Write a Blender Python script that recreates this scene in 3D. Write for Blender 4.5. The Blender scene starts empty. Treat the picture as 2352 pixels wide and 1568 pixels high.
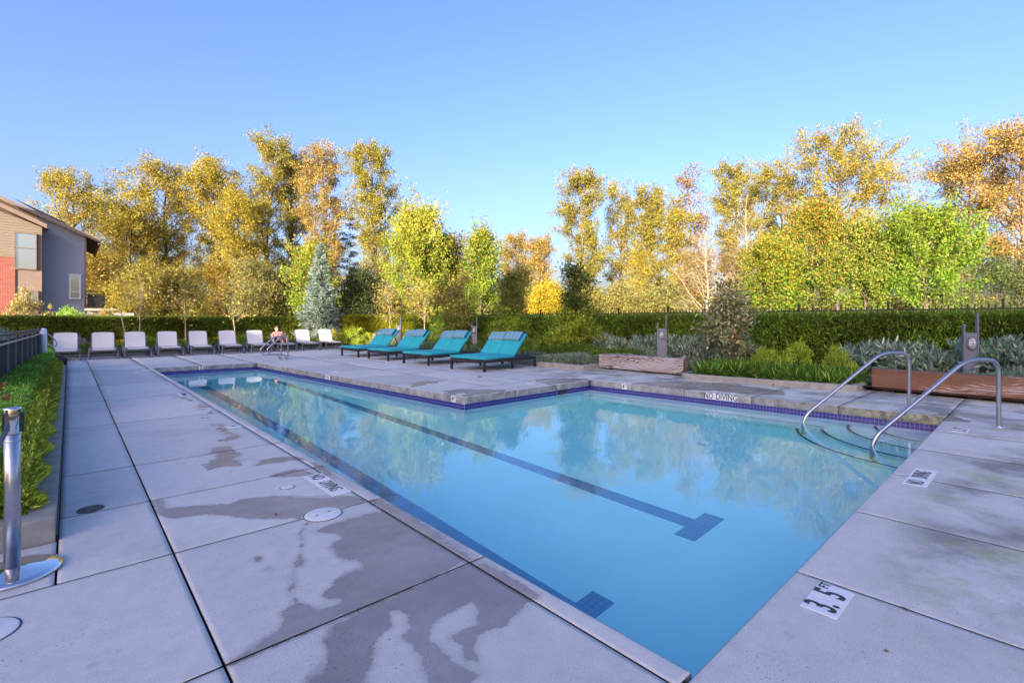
import bpy, bmesh, math, random
import numpy as np
from mathutils import Vector, Matrix
rng = np.random.default_rng(7)
random.seed(7)
C = bpy.context.scene.collection
PI = math.pi

# ------------------------------------------------------------------ camera, world, sun, exposure
CAM_H = 1.35
YAW = math.atan2(1018, 1116)
FW = np.array([math.sin(YAW), math.cos(YAW)]); RT = np.array([math.cos(YAW), -math.sin(YAW)])
FPX, CX, HY = 1116.0, 1176.0, 736.0
cam = bpy.data.cameras.new('camera'); camo = bpy.data.objects.new('camera', cam); C.objects.link(camo)
camo.location = (0, 0, CAM_H); camo.rotation_euler = (PI/2, 0, -YAW)
cam.sensor_width = 36; cam.lens = 36*1116/2352; cam.shift_y = -(784-736)/2352
cam.clip_start = 0.05; cam.clip_end = 3000
bpy.context.scene.camera = camo

SUN_EL = math.radians(12.0)
SX, SY = 0.9, 0.43                      # horizontal travel direction of the light
_n = math.hypot(SX, SY); SX /= _n; SY /= _n
world = bpy.data.worlds.new('World'); bpy.context.scene.world = world; world.use_nodes = True
wn = world.node_tree.nodes; wl = world.node_tree.links
bg = wn['Background']; sky = wn.new('ShaderNodeTexSky'); sky.sky_type = 'NISHITA'
sky.sun_disc = False; sky.sun_elevation = SUN_EL
sky.sun_rotation = math.atan2(-SX, -SY)
sky.altitude = 0; sky.air_density = 1.0; sky.dust_density = 4.8; sky.ozone_density = 1.6
hs = wn.new('ShaderNodeHueSaturation'); hs.inputs['Saturation'].default_value = 1.18
wb = wn.new('ShaderNodeMix'); wb.data_type = 'RGBA'; wb.blend_type = 'MULTIPLY'; wb.inputs[0].default_value = 1.0
wb.inputs[7].default_value = (.97, .94, 1.27, 1)      # cool white balance of the photograph
wl.new(sky.outputs[0], hs.inputs['Color']); wl.new(hs.outputs[0], wb.inputs[6]); wl.new(wb.outputs[2], bg.inputs[0]); bg.inputs[1].default_value = 0.15
sun = bpy.data.lights.new('sun', 'SUN'); suno = bpy.data.objects.new('sun', sun); C.objects.link(suno)
sun.energy = 5.0; sun.angle = math.radians(0.35); sun.color = (1.0, 0.87, 0.68)
suno.rotation_euler = Vector((SX*math.cos(SUN_EL), SY*math.cos(SUN_EL), -math.sin(SUN_EL))).to_track_quat('-Z', 'Y').to_euler()
suno.location = (-30, -20, 30)
vs = bpy.context.scene.view_settings
vs.view_transform = 'Standard'; vs.look = 'None'; vs.gamma = 1; vs.use_curve_mapping = False
vs.exposure = 1.47
cy = bpy.context.scene.cycles
cy.use_denoising = True; cy.max_bounces = 16; cy.diffuse_bounces = 8; cy.glossy_bounces = 6; cy.transmission_bounces = 12; cy.transparent_max_bounces = 8
cy.sample_clamp_indirect = 6; cy.blur_glossy = 0.3; cy.caustics_reflective = False

# ------------------------------------------------------------------ helpers
def at(x, d, z=0.0):
    """the place d metres ahead on the line of sight of photo column x (2352 wide)"""
    p = FW*d + RT*(x-CX)/FPX*d
    return np.array([p[0], p[1], z])
def zt(y, d):
    return CAM_H + (HY-y)/FPX*d
def inh(x, y, Y):
    """photo pixel to a point on the wall plane at world Y"""
    v = FW + RT*(x-CX)/FPX; d = Y/v[1]
    return (v[0]*d, Y, zt(y, d))

def props(o, label=None, cat=None, group=None, kind=None):
    if label: o['label'] = label
    if cat: o['category'] = cat
    if group: o['group'] = group
    if kind: o['kind'] = kind
    return o
def empty(name, loc=(0, 0, 0), rz=0, label=None, cat=None, group=None, kind=None):
    o = bpy.data.objects.new(name, None); C.objects.link(o); o.location = loc; o.rotation_euler = (0, 0, rz)
    o.empty_display_size = 0.2
    return props(o, label, cat, group, kind)
def link(name, me, mat=None, parent=None, loc=None, rot=None, **k):
    if mat is not None and not me.materials: me.materials.append(mat)
    o = bpy.data.objects.new(name, me); C.objects.link(o)
    if parent: o.parent = parent
    if loc is not None: o.location = loc
    if rot is not None: o.rotation_euler = rot
    return props(o, **k)
def copy_tree(o, parent=None):
    c = o.copy(); C.objects.link(c); c.parent = parent
    for ch in [x for x in o.children]: copy_tree(ch, c)
    return c

class MB:
    """collects primitives into one mesh"""
    def __init__(s): s.v = []; s.f = []; s.sm = []
    def add(s, vs, fs, smooth=False):
        n = len(s.v); s.v += [tuple(map(float, p)) for p in vs]; s.f += [tuple(i+n for i in f) for f in fs]; s.sm += [smooth]*len(fs); return s
    def box(s, c, d, rz=0, rx=0, b=0.0, M=None):
        hx, hy, hz = d[0]/2, d[1]/2, d[2]/2
        if b > 0:
            bm = bmesh.new(); bmesh.ops.create_cube(bm, size=1)
            for v in bm.verts: v.co = Vector((v.co.x*d[0], v.co.y*d[1], v.co.z*d[2]))
            bmesh.ops.bevel(bm, geom=bm.edges[:], offset=b, segments=2, affect='EDGES', profile=.6)
            bm.verts.index_update()
            P = [v.co.copy() for v in bm.verts]; Fs = [tuple(v.index for v in f.verts) for f in bm.faces]; bm.free()
        else:
            P = [Vector((x*hx, y*hy, z*hz)) for z in (-1, 1) for y in (-1, 1) for x in (-1, 1)]
            Fs = [(0, 2, 3, 1), (4, 5, 7, 6), (0, 1, 5, 4), (2, 6, 7, 3), (0, 4, 6, 2), (1, 3, 7, 5)]
        R = Matrix.Rotation(rz, 3, 'Z') @ Matrix.Rotation(rx, 3, 'X')
        P = [R @ p + Vector(c) for p in P]
        if M is not None: P = [M @ p for p in P]
        return s.add(P, Fs)
    def tube(s, pts, r, n=8, cap=True):
        pts = [Vector(p) for p in pts]; m = len(pts)
        rs = r if isinstance(r, (list, tuple, np.ndarray)) else [r]*m
        V = []; up = None
        for i, p in enumerate(pts):
            t = (pts[min(i+1, m-1)]-pts[max(i-1, 0)]).normalized()
            if up is None: a = Vector((0, 0, 1)) if abs(t.z) < .9 else Vector((1, 0, 0)); up = t.cross(a).normalized()
            else: up = (up - t*up.dot(t)); up = up.normalized() if up.length > 1e-6 else t.orthogonal().normalized()
            w = t.cross(up)
            for k in range(n):
                a = 2*PI*k/n; V.append(p + (up*math.cos(a)+w*math.sin(a))*rs[i])
        Fs = [(i*n+k, i*n+(k+1) % n, (i+1)*n+(k+1) % n, (i+1)*n+k) for i in range(m-1) for k in range(n)]
        s.add(V, Fs, True)
        if cap: s.add(V[:n], [tuple(range(n-1, -1, -1))]); s.add(V[-n:], [tuple(range(n))])
        return s
    def lathe(s, prof, n=24, c=(0, 0, 0)):
        V = [(c[0]+r*math.cos(2*PI*k/n), c[1]+r*math.sin(2*PI*k/n), c[2]+z) for r, z in prof for k in range(n)]
        Fs = [(i*n+k, i*n+(k+1) % n, (i+1)*n+(k+1) % n, (i+1)*n+k) for i in range(len(prof)-1) for k in range(n)]
        s.add(V, Fs, True)
        if prof[-1][0] > 1e-4: s.add(V[-n:], [tuple(range(n))])
        if prof[0][0] > 1e-4: s.add(V[:n], [tuple(range(n-1, -1, -1))])
        return s
    def prism(s, poly, z0, z1):
        n = len(poly)
        return s.add([(x, y, z0) for x, y in poly]+[(x, y, z1) for x, y in poly],
              [tuple(range(n-1, -1, -1)), tuple(range(n, 2*n))]+[(i, (i+1) % n, n+(i+1) % n, n+i) for i in range(n)])
    def xprism(s, poly, y0, y1):
        """polygon in x,z extruded along y"""
        n = len(poly)
        return s.add([(x, y0, z) for x, z in poly]+[(x, y1, z) for x, z in poly],
              [tuple(range(n)), tuple(range(2*n-1, n-1, -1))]+[((i+1) % n, i, n+i, n+(i+1) % n) for i in range(n)])
    def mesh(s, name):
        me = bpy.data.meshes.new(name); me.from_pydata(s.v, [], s.f)
        if any(s.sm): me.polygons.foreach_set('use_smooth', s.sm)
        me.update(); return me
    def build(s, name, mat, parent=None, **k):
        return link(name, s.mesh(name), mat, parent, **k)

def smoothpath(pts, r=0.08, n=5):
    """round the corners of a polyline"""
    pts = [Vector(p) for p in pts]; out = [pts[0]]
    for a, b, c in zip(pts, pts[1:], pts[2:]):
        d1 = (a-b); d2 = (c-b); q = min(r, d1.length*.48, d2.length*.48)
        p0 = b+d1.normalized()*q; p1 = b+d2.normalized()*q
        for i in range(n+1):
            t = i/n; out.append(p0*(1-t)**2 + b*2*t*(1-t) + p1*t*t)
    out.append(pts[-1]); return out

# ------------------------------------------------------------------ materials
def newmat(name):
    m = bpy.data.materials.new(name); m.use_nodes = True
    nt = m.node_tree; return m, nt, nt.nodes, nt.links, nt.nodes['Principled BSDF']
def mat(name, col, rough=.6, metal=0, noise=0, scale=8, col2=None, bump=0, bscale=60, spec=.5):
    m, nt, N, L, P = newmat(name)
    P.inputs['Base Color'].default_value = (*col, 1); P.inputs['Roughness'].default_value = rough
    P.inputs['Metallic'].default_value = metal; P.inputs['Specular IOR Level'].default_value = spec
    tc = N.new('ShaderNodeTexCoord')
    if noise or col2:
        n = N.new('ShaderNodeTexNoise'); n.inputs['Scale'].default_value = scale; n.inputs['Detail'].default_value = 5
        L.new(tc.outputs['Object'], n.inputs['Vector'])
        r = N.new('ShaderNodeValToRGB'); r.color_ramp.elements[0].position = .3; r.color_ramp.elements[1].position = .7
        c2 = col2 or tuple(c*(1-noise) for c in col)
        r.color_ramp.elements[0].color = (*c2, 1); r.color_ramp.elements[1].color = (*col, 1)
        L.new(n.outputs['Fac'], r.inputs['Fac']); L.new(r.outputs['Color'], P.inputs['Base Color'])
    if bump:
        n2 = N.new('ShaderNodeTexNoise'); n2.inputs['Scale'].default_value = bscale; n2.inputs['Detail'].default_value = 4
        L.new(tc.outputs['Object'], n2.inputs['Vector'])
        b = N.new('ShaderNodeBump'); b.inputs['Strength'].default_value = bump; b.inputs['Distance'].default_value = .01
        L.new(n2.outputs['Fac'], b.inputs['Height']); L.new(b.outputs['Normal'], P.inputs['Normal'])
    return m
M = {}
M['steel'] = mat('brushed_steel', (.46, .47, .50), .30, 1.0, .15, 30)
M['chrome'] = mat('polished_chrome', (.72, .72, .74), .08, 1.0, .06, 20)
M['black_metal'] = mat('black_metal', (.011, .011, .014), .55, 0, .3, 12)
M['fence_dark'] = mat('dark_fence_panel', (.008, .008, .013), .85, 0, .3, 4)
M['sling'] = mat('sling_fabric', (.60, .60, .60), .7, 0, .06, 3, bump=.25, bscale=300)
M['resin'] = mat('grey_resin', (.12, .12, .15), .5, 0, .2, 6)
M['teal'] = mat('teal_canvas', (.015, .36, .42), .75, 0, .12, 5, bump=.35, bscale=14)
M['dark_wood'] = mat('dark_brown_frame', (.022, .018, .022), .5, 0, .3, 10)
M['white_tile'] = mat('white_marker_tile', (.72, .73, .75), .4, 0, .08, 40)
M['ink'] = mat('black_lettering', (.02, .02, .03), .5, 0, .2, 60)
M['white_plastic'] = mat('white_plastic', (.68, .69, .70), .4, 0, .1, 9, bump=.05)
M['drain'] = mat('dark_cast_drain', (.07, .075, .10), .4, .3, .3, 40)
M['kerb'] = mat('kerb_concrete', (.33, .325, .30), .85, 0, .3, 7, bump=.4, bscale=90)
M['soil'] = mat('planting_soil', (.03, .022, .015), .95, 0, .5, 9, bump=.8, bscale=30)
M['grey_paint'] = mat('grey_painted_steel', (.15, .165, .22), .4, .2, .12, 9)
M['lens'] = mat('frosted_lamp_glass', (.55, .57, .6), .2, 0, .1, 30)
M['skin'] = mat('skin', (.62, .32, .24), .55, 0, .12, 15)
M['black_cloth'] = mat('black_cloth', (.015, .012, .015), .8, 0, .2, 20)
M['hair'] = mat('brown_hair', (.10, .05, .03), .7, 0, .3, 60)
M['window_trim'] = mat('white_window_trim', (.75, .75, .76), .4, 0, .05, 5)
M['taupe'] = mat('taupe_trim', (.26, .19, .15), .6, 0, .12, 3)
M['roof_brown'] = mat('brown_shingle', (.20, .13, .09), .85, 0, .3, 20, bump=.5, bscale=40)
M['soffit'] = mat('dark_soffit', (.07, .06, .07), .6, 0, .2, 5)
M['pale_render'] = mat('pale_render', (.42, .40, .37), .8, 0, .15, 3)
M['curtain'] = mat('pale_curtain', (.5, .5, .48), .8, 0, .25, 6)
M['rope'] = mat('white_rope', (.6, .6, .58), .8, 0, .15, 60)
M['red_leaf'] = mat('red_leaf', (.45, .03, .02), .5, 0, .2, 10)

def glassmat():
    m, nt, N, L, P = newmat('window_glass')
    P.inputs['Base Color'].default_value = (.45, .50, .50, 1); P.inputs['Roughness'].default_value = .04; P.inputs['Metallic'].default_value = .75
    P.inputs['Specular IOR Level'].default_value = 1.0
    tc = N.new('ShaderNodeTexCoord'); n = N.new('ShaderNodeTexNoise'); n.inputs['Scale'].default_value = .6
    b = N.new('ShaderNodeBump'); b.inputs['Strength'].default_value = .05; b.inputs['Distance'].default_value = .05
    L.new(tc.outputs['Object'], n.inputs['Vector']); L.new(n.outputs['Fac'], b.inputs['Height']); L.new(b.outputs['Normal'], P.inputs['Normal'])
    P.inputs['Coat Weight'].default_value = 1.0; P.inputs['Coat Roughness'].default_value = .02
    return m
M['glass'] = glassmat()

def leafmat():
    m, nt, N, L, P = newmat('leaf')
    a = N.new('ShaderNodeAttribute'); a.attribute_name = 'tint'
    tr = N.new('ShaderNodeBsdfTranslucent'); mix = N.new('ShaderNodeMixShader'); mix.inputs[0].default_value = .48
    L.new(a.outputs['Color'], P.inputs['Base Color']); L.new(a.outputs['Color'], tr.inputs['Color'])
    P.inputs['Roughness'].default_value = .55; P.inputs['Specular IOR Level'].default_value = .12
    L.new(P.outputs[0], mix.inputs[1]); L.new(tr.outputs[0], mix.inputs[2])
    L.new(mix.outputs[0], N['Material Output'].inputs['Surface'])
    return m
M['leaf'] = leafmat()
def barkmat(name, c1, c2, sc=6):
    m, nt, N, L, P = newmat(name)
    tc = N.new('ShaderNodeTexCoord'); mp = N.new('ShaderNodeMapping'); mp.inputs['Scale'].default_value = (1, 1, .25)
    n = N.new('ShaderNodeTexNoise'); n.inputs['Scale'].default_value = sc; n.inputs['Detail'].default_value = 6
    r = N.new('ShaderNodeValToRGB'); r.color_ramp.elements[0].color = (*c1, 1); r.color_ramp.elements[1].color = (*c2, 1)
    r.color_ramp.elements[0].position = .35; r.color_ramp.elements[1].position = .65
    L.new(tc.outputs['Object'], mp.inputs[0]); L.new(mp.outputs[0], n.inputs['Vector']); L.new(n.outputs['Fac'], r.inputs[0]); L.new(r.outputs[0], P.inputs['Base Color'])
    b = N.new('ShaderNodeBump'); b.inputs['Strength'].default_value = .6; b.inputs['Distance'].default_value = .03
    L.new(n.outputs['Fac'], b.inputs['Height']); L.new(b.outputs['Normal'], P.inputs['Normal']); P.inputs['Roughness'].default_value = .85
    return m
M['bark'] = barkmat('grey_brown_bark', (.09, .065, .045), (.22, .17, .12))
M['pale_bark'] = barkmat('pale_bark', (.30, .24, .16), (.52, .43, .31), 5)

def concretemat():
    m, nt, N, L, P = newmat('pool_deck_concrete')
    geo = N.new('ShaderNodeNewGeometry'); pos = geo.outputs['Position']
    def noise(sc, det=5, rough=.55, src=pos):
        n = N.new('ShaderNodeTexNoise'); n.inputs['Scale'].default_value = sc; n.inputs['Detail'].default_value = det; n.inputs['Roughness'].default_value = rough
        L.new(src, n.inputs['Vector']); return n.outputs['Fac']
    def ramp(src, a, b, ca, cb):
        r = N.new('ShaderNodeValToRGB'); r.color_ramp.elements[0].position = a; r.color_ramp.elements[1].position = b
        r.color_ramp.elements[0].color = (*ca, 1); r.color_ramp.elements[1].color = (*cb, 1); L.new(src, r.inputs[0]); return r.outputs[0]
    def mixc(fac, a, b, mode='MIX'):
        x = N.new('ShaderNodeMix'); x.data_type = 'RGBA'; x.blend_type = mode
        if isinstance(fac, float): x.inputs[0].default_value = fac
        else: L.new(fac, x.inputs[0])
        for s, i in ((a, 6), (b, 7)):
            if isinstance(s, tuple): x.inputs[i].default_value = (*s, 1)
            else: L.new(s, x.inputs[i])
        return x.outputs[2]
    def math_(op, a, b=None, clamp=False):
        x = N.new('ShaderNodeMath'); x.operation = op; x.use_clamp = clamp
        for i, s in enumerate((a, b)):
            if s is None: continue
            if isinstance(s, (int, float)): x.inputs[i].default_value = s
            else: L.new(s, x.inputs[i])
        return x.outputs[0]
    def mr(src, a, b, c=0., d=1.):
        x = N.new('ShaderNodeMapRange'); x.interpolation_type = 'SMOOTHSTEP'; L.new(src, x.inputs[0])
        for i, v in enumerate((a, b, c, d)): x.inputs[i+1].default_value = v
        return x.outputs[0]
    base = ramp(noise(1.1, 6), .3, .7, (.50, .505, .495), (.63, .63, .61))
    base = mixc(.6, base, ramp(noise(9, 6, .7), .3, .7, (.49, .50, .49), (.66, .66, .64)))
    oi = N.new('ShaderNodeObjectInfo')
    base = mixc(1.0, base, ramp(oi.outputs['Random'], 0, 1, (.86, .865, .88), (1.06, 1.045, 1.03)), 'MULTIPLY')
    grit = noise(170, 2, .7)
    base = mixc(1.0, base, ramp(grit, .28, .62, (.74, .73, .73), (1.06, 1.06, 1.06)), 'MULTIPLY')
    pits = math_('MULTIPLY', mr(noise(75, 2), .64, .70), mr(noise(1.7, 3), .42, .62))
    base = mixc(pits, base, (.16, .15, .16))
    # grime and algae: stays where it grows, on the shaded deck right of the pool
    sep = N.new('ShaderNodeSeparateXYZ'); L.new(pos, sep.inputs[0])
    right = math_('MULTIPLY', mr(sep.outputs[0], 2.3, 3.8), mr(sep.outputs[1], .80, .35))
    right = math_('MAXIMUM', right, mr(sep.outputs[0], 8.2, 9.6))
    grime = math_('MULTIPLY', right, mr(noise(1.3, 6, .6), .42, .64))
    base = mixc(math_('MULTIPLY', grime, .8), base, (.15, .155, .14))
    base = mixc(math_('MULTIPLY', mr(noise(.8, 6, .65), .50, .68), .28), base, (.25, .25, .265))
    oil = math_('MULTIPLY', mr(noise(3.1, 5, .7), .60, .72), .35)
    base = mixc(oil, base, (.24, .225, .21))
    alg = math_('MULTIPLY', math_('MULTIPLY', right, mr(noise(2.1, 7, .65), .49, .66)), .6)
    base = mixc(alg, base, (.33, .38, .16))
    at_ = N.new('ShaderNodeAttribute'); at_.attribute_name = 'wet'
    n1 = noise(14, 4, .6); n2 = noise(45, 3, .6)
    w = math_('ADD', at_.outputs['Fac'], math_('MULTIPLY', math_('SUBTRACT', n1, .5), .075))
    w = math_('ADD', w, math_('MULTIPLY', math_('SUBTRACT', n2, .5), .02))
    w = math_('ADD', w, math_('MULTIPLY', math_('MULTIPLY', math_('SUBTRACT', noise(5, 3), .5), mr(sep.outputs[1], 4.4, 6.0)), .55))
    wd = math_('ADD', math_('MULTIPLY', mr(noise(1.9, 3), .52, .72), .07), .010)
    wet = mr(math_('DIVIDE', w, wd), -.8, 1.0)
    soft = N.new('ShaderNodeAttribute'); soft.attribute_name = 'soft'
    base = mixc(math_('MULTIPLY', wet, mr(noise(2.2, 4), .25, .7, .72, 1.0)), base, mixc(1.0, base, (.46, .41, .42), 'MULTIPLY'))
    # tide line round the drying edge
    edge = math_('MULTIPLY', mr(w, -.03, -.004), mr(w, .0, -.006))
    base = mixc(math_('MULTIPLY', edge, .25), base, (.30, .28, .28))
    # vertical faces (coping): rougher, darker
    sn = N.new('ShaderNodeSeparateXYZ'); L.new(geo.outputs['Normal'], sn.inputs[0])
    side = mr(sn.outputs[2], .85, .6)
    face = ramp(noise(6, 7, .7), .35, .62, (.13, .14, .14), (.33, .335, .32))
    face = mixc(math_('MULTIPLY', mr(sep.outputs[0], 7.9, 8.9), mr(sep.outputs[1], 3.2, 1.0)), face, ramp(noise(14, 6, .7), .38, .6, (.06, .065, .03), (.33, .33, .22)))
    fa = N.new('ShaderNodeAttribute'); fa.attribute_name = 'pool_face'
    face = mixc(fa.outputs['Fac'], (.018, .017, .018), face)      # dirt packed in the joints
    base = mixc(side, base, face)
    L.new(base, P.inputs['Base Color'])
    rgh = mr(wet, 0, 1, .85, .26); L.new(rgh, P.inputs['Roughness']); P.inputs['Specular IOR Level'].default_value = .35
    h = math_('ADD', math_('MULTIPLY', grit, .5), noise(420, 2)); b = N.new('ShaderNodeBump'); b.inputs['Strength'].default_value = .22; b.inputs['Distance'].default_value = .003
    L.new(h, b.inputs['Height']); L.new(b.outputs['Normal'], P.inputs['Normal'])
    return m
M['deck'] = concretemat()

def watermat():
    m, nt, N, L, P = newmat('pool_water')
    P.inputs['Base Color'].default_value = (1, 1, 1, 1); P.inputs['Roughness'].default_value = 0.0
    P.inputs['IOR'].default_value = 1.333; P.inputs['Transmission Weight'].default_value = 1.0
    tc = N.new('ShaderNodeTexCoord')
    mp = N.new('ShaderNodeMapping'); mp.inputs['Scale'].default_value = (1, .55, 1); L.new(tc.outputs['Object'], mp.inputs[0])
    n = N.new('ShaderNodeTexNoise'); n.inputs['Scale'].default_value = 3.2; n.inputs['Detail'].default_value = 3; n.inputs['Distortion'].default_value = .6
    L.new(mp.outputs[0], n.inputs['Vector'])
    n2 = N.new('ShaderNodeTexNoise'); n2.inputs['Scale'].default_value = 16; n2.inputs['Detail'].default_value = 2; L.new(mp.outputs[0], n2.inputs['Vector'])
    # calmer towards the near right corner, livelier at the far lanes
    sep = N.new('ShaderNodeSeparateXYZ'); L.new(tc.outputs['Object'], sep.inputs[0])
    mr = N.new('ShaderNodeMapRange'); L.new(sep.outputs[1], mr.inputs[0]); mr.inputs[1].default_value = 1.5; mr.inputs[2].default_value = 9; mr.inputs[3].default_value = .25; mr.inputs[4].default_value = 1
    a = N.new('ShaderNodeMath'); a.operation = 'MULTIPLY'; L.new(n2.outputs['Fac'], a.inputs[0]); a.inputs[1].default_value = .22
    s = N.new('ShaderNodeMath'); s.operation = 'ADD'; L.new(n.outputs['Fac'], s.inputs[0]); L.new(a.outputs[0], s.inputs[1])
    s2 = N.new('ShaderNodeMath'); s2.operation = 'MULTIPLY'; L.new(s.outputs[0], s2.inputs[0]); L.new(mr.outputs[0], s2.inputs[1])
    b = N.new('ShaderNodeBump'); b.inputs['Strength'].default_value = 1.0; b.inputs['Distance'].default_value = .0016
    L.new(s2.outputs[0], b.inputs['Height']); L.new(b.outputs['Normal'], P.inputs['Normal'])
    v = N.new('ShaderNodeVolumeAbsorption'); v.inputs['Color'].default_value = (.02, .95, 1.0, 1); v.inputs['Density'].default_value = .36
    L.new(v.outputs[0], N['Material Output'].inputs['Volume'])
    return m
M['water'] = watermat()
M['plaster'] = mat('pool_plaster', (.88, .98, .99), .7, 0, .05, 1.5)
M['blue_tile'] = mat('cobalt_tile', (.008, .012, .17), .15, 0, .5, 14, col2=(.03, .022, .24))
M['lane_tile'] = mat('blue_lane_tile', (.15, .34, .60), .3, 0, .3, 6)
M['nosing'] = mat('dark_step_nosing', (.012, .035, .085), .3, 0, .2, 6)
M['grout'] = mat('pale_grout', (.28, .25, .42), .8, 0, .1, 20)

def woodmat(name, grey):
    m, nt, N, L, P = newmat(name)
    tc = N.new('ShaderNodeTexCoord'); mp = N.new('ShaderNodeMapping'); mp.inputs['Scale'].default_value = (1.6, .35, 1.6)
    L.new(tc.outputs['Object'], mp.inputs[0])
    w = N.new('ShaderNodeTexWave'); w.wave_type = 'BANDS'; w.bands_direction = 'Z'; w.inputs['Scale'].default_value = 4.2 if grey else 5.5; w.inputs['Distortion'].default_value = 15 if grey else 11; w.inputs['Detail'].default_value = 4; w.inputs['Detail Scale'].default_value = 1.4
    L.new(mp.outputs[0], w.inputs['Vector'])
    n = N.new('ShaderNodeTexNoise'); n.inputs['Scale'].default_value = 2.2; n.inputs['Detail'].default_value = 6; L.new(mp.outputs[0], n.inputs['Vector'])
    mx = N.new('ShaderNodeMath'); mx.operation = 'MULTIPLY_ADD'; L.new(w.outputs['Fac'], mx.inputs[0]); mx.inputs[1].default_value = .45 if grey else .2; L.new(n.outputs['Fac'], mx.inputs[2])
    r = N.new('ShaderNodeValToRGB'); e = r.color_ramp.elements
    if grey:
        e[0].position = .44; e[0].color = (.06, .032, .022, 1); e[1].position = .80; e[1].color = (.34, .335, .34, 1)
        k = e.new(.56); k.color = (.17, .085, .055, 1); k = e.new(.64); k.color = (.29, .23, .21, 1)
    else:
        e[0].position = .38; e[0].color = (.12, .055, .032, 1); e[1].position = .82; e[1].color = (.38, .33, .31, 1)
        k = e.new(.74); k.color = (.20, .095, .055, 1)
    L.new(mx.outputs[0], r.inputs[0]); L.new(r.outputs[0], P.inputs['Base Color']); P.inputs['Roughness'].default_value = .75
    b = N.new('ShaderNodeBump'); b.inputs['Strength'].default_value = .5; b.inputs['Distance'].default_value = .006; L.new(w.outputs['Fac'], b.inputs['Height']); L.new(b.outputs['Normal'], P.inputs['Normal'])
    return m
M['log_grey'] = woodmat('weathered_grey_timber', True)
M['log_red'] = woodmat('red_brown_timber', False)

def brickmat():
    m, nt, N, L, P = newmat('red_brick')
    tc = N.new('ShaderNodeTexCoord'); mp = N.new('ShaderNodeMapping'); mp.inputs['Rotation'].default_value = (PI/2, 0, 0); L.new(tc.outputs['Object'], mp.inputs[0])
    b = N.new('ShaderNodeTexBrick'); b.inputs['Scale'].default_value = 1; b.inputs['Brick Width'].default_value = .22; b.inputs['Row Height'].default_value = .075; b.inputs['Mortar Size'].default_value = .008
    b.inputs['Color1'].default_value = (.34, .075, .045, 1); b.inputs['Color2'].default_value = (.25, .05, .035, 1); b.inputs['Mortar'].default_value = (.32, .22, .18, 1)
    L.new(mp.outputs[0], b.inputs['Vector']); L.new(b.outputs['Color'], P.inputs['Base Color']); P.inputs['Roughness'].default_value = .85
    return m
M['brick'] = brickmat()
M['siding_beige'] = mat('beige_siding', (.245, .20, .15), .7, 0, .1, 3)
M['siding_blue'] = mat('blue_grey_siding', (.38, .385, .46), .65, 0, .08, 3)
def stripemat():
    m, nt, N, L, P = newmat('striped_pillow_fabric')
    tc = N.new('ShaderNodeTexCoord'); sp = N.new('ShaderNodeSeparateXYZ'); L.new(tc.outputs['Object'], sp.inputs[0])
    mu = N.new('ShaderNodeMath'); mu.operation = 'MULTIPLY'; mu.inputs[1].default_value = 7.0; L.new(sp.outputs[1], mu.inputs[0])
    fr = N.new('ShaderNodeMath'); fr.operation = 'FRACT'; L.new(mu.outputs[0], fr.inputs[0])
    r = N.new('ShaderNodeValToRGB'); r.color_ramp.interpolation = 'CONSTANT'; e = r.color_ramp.elements
    e[0].color = (.10, .27, .38, 1); e[0].position = 0; e[1].position = .38; e[1].color = (.02, .10, .16, 1)
    for p, c in ((.46, (.45, .55, .6)), (.52, (.03, .16, .24)), (.60, (.10, .27, .38)), (.86, (.40, .52, .58)), (.92, (.10, .27, .38))):
        k = e.new(p); k.color = (*c, 1)
    L.new(fr.outputs[0], r.inputs[0]); L.new(r.outputs[0], P.inputs['Base Color']); P.inputs['Roughness'].default_value = .85
    return m
M['stripe'] = stripemat()

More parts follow.
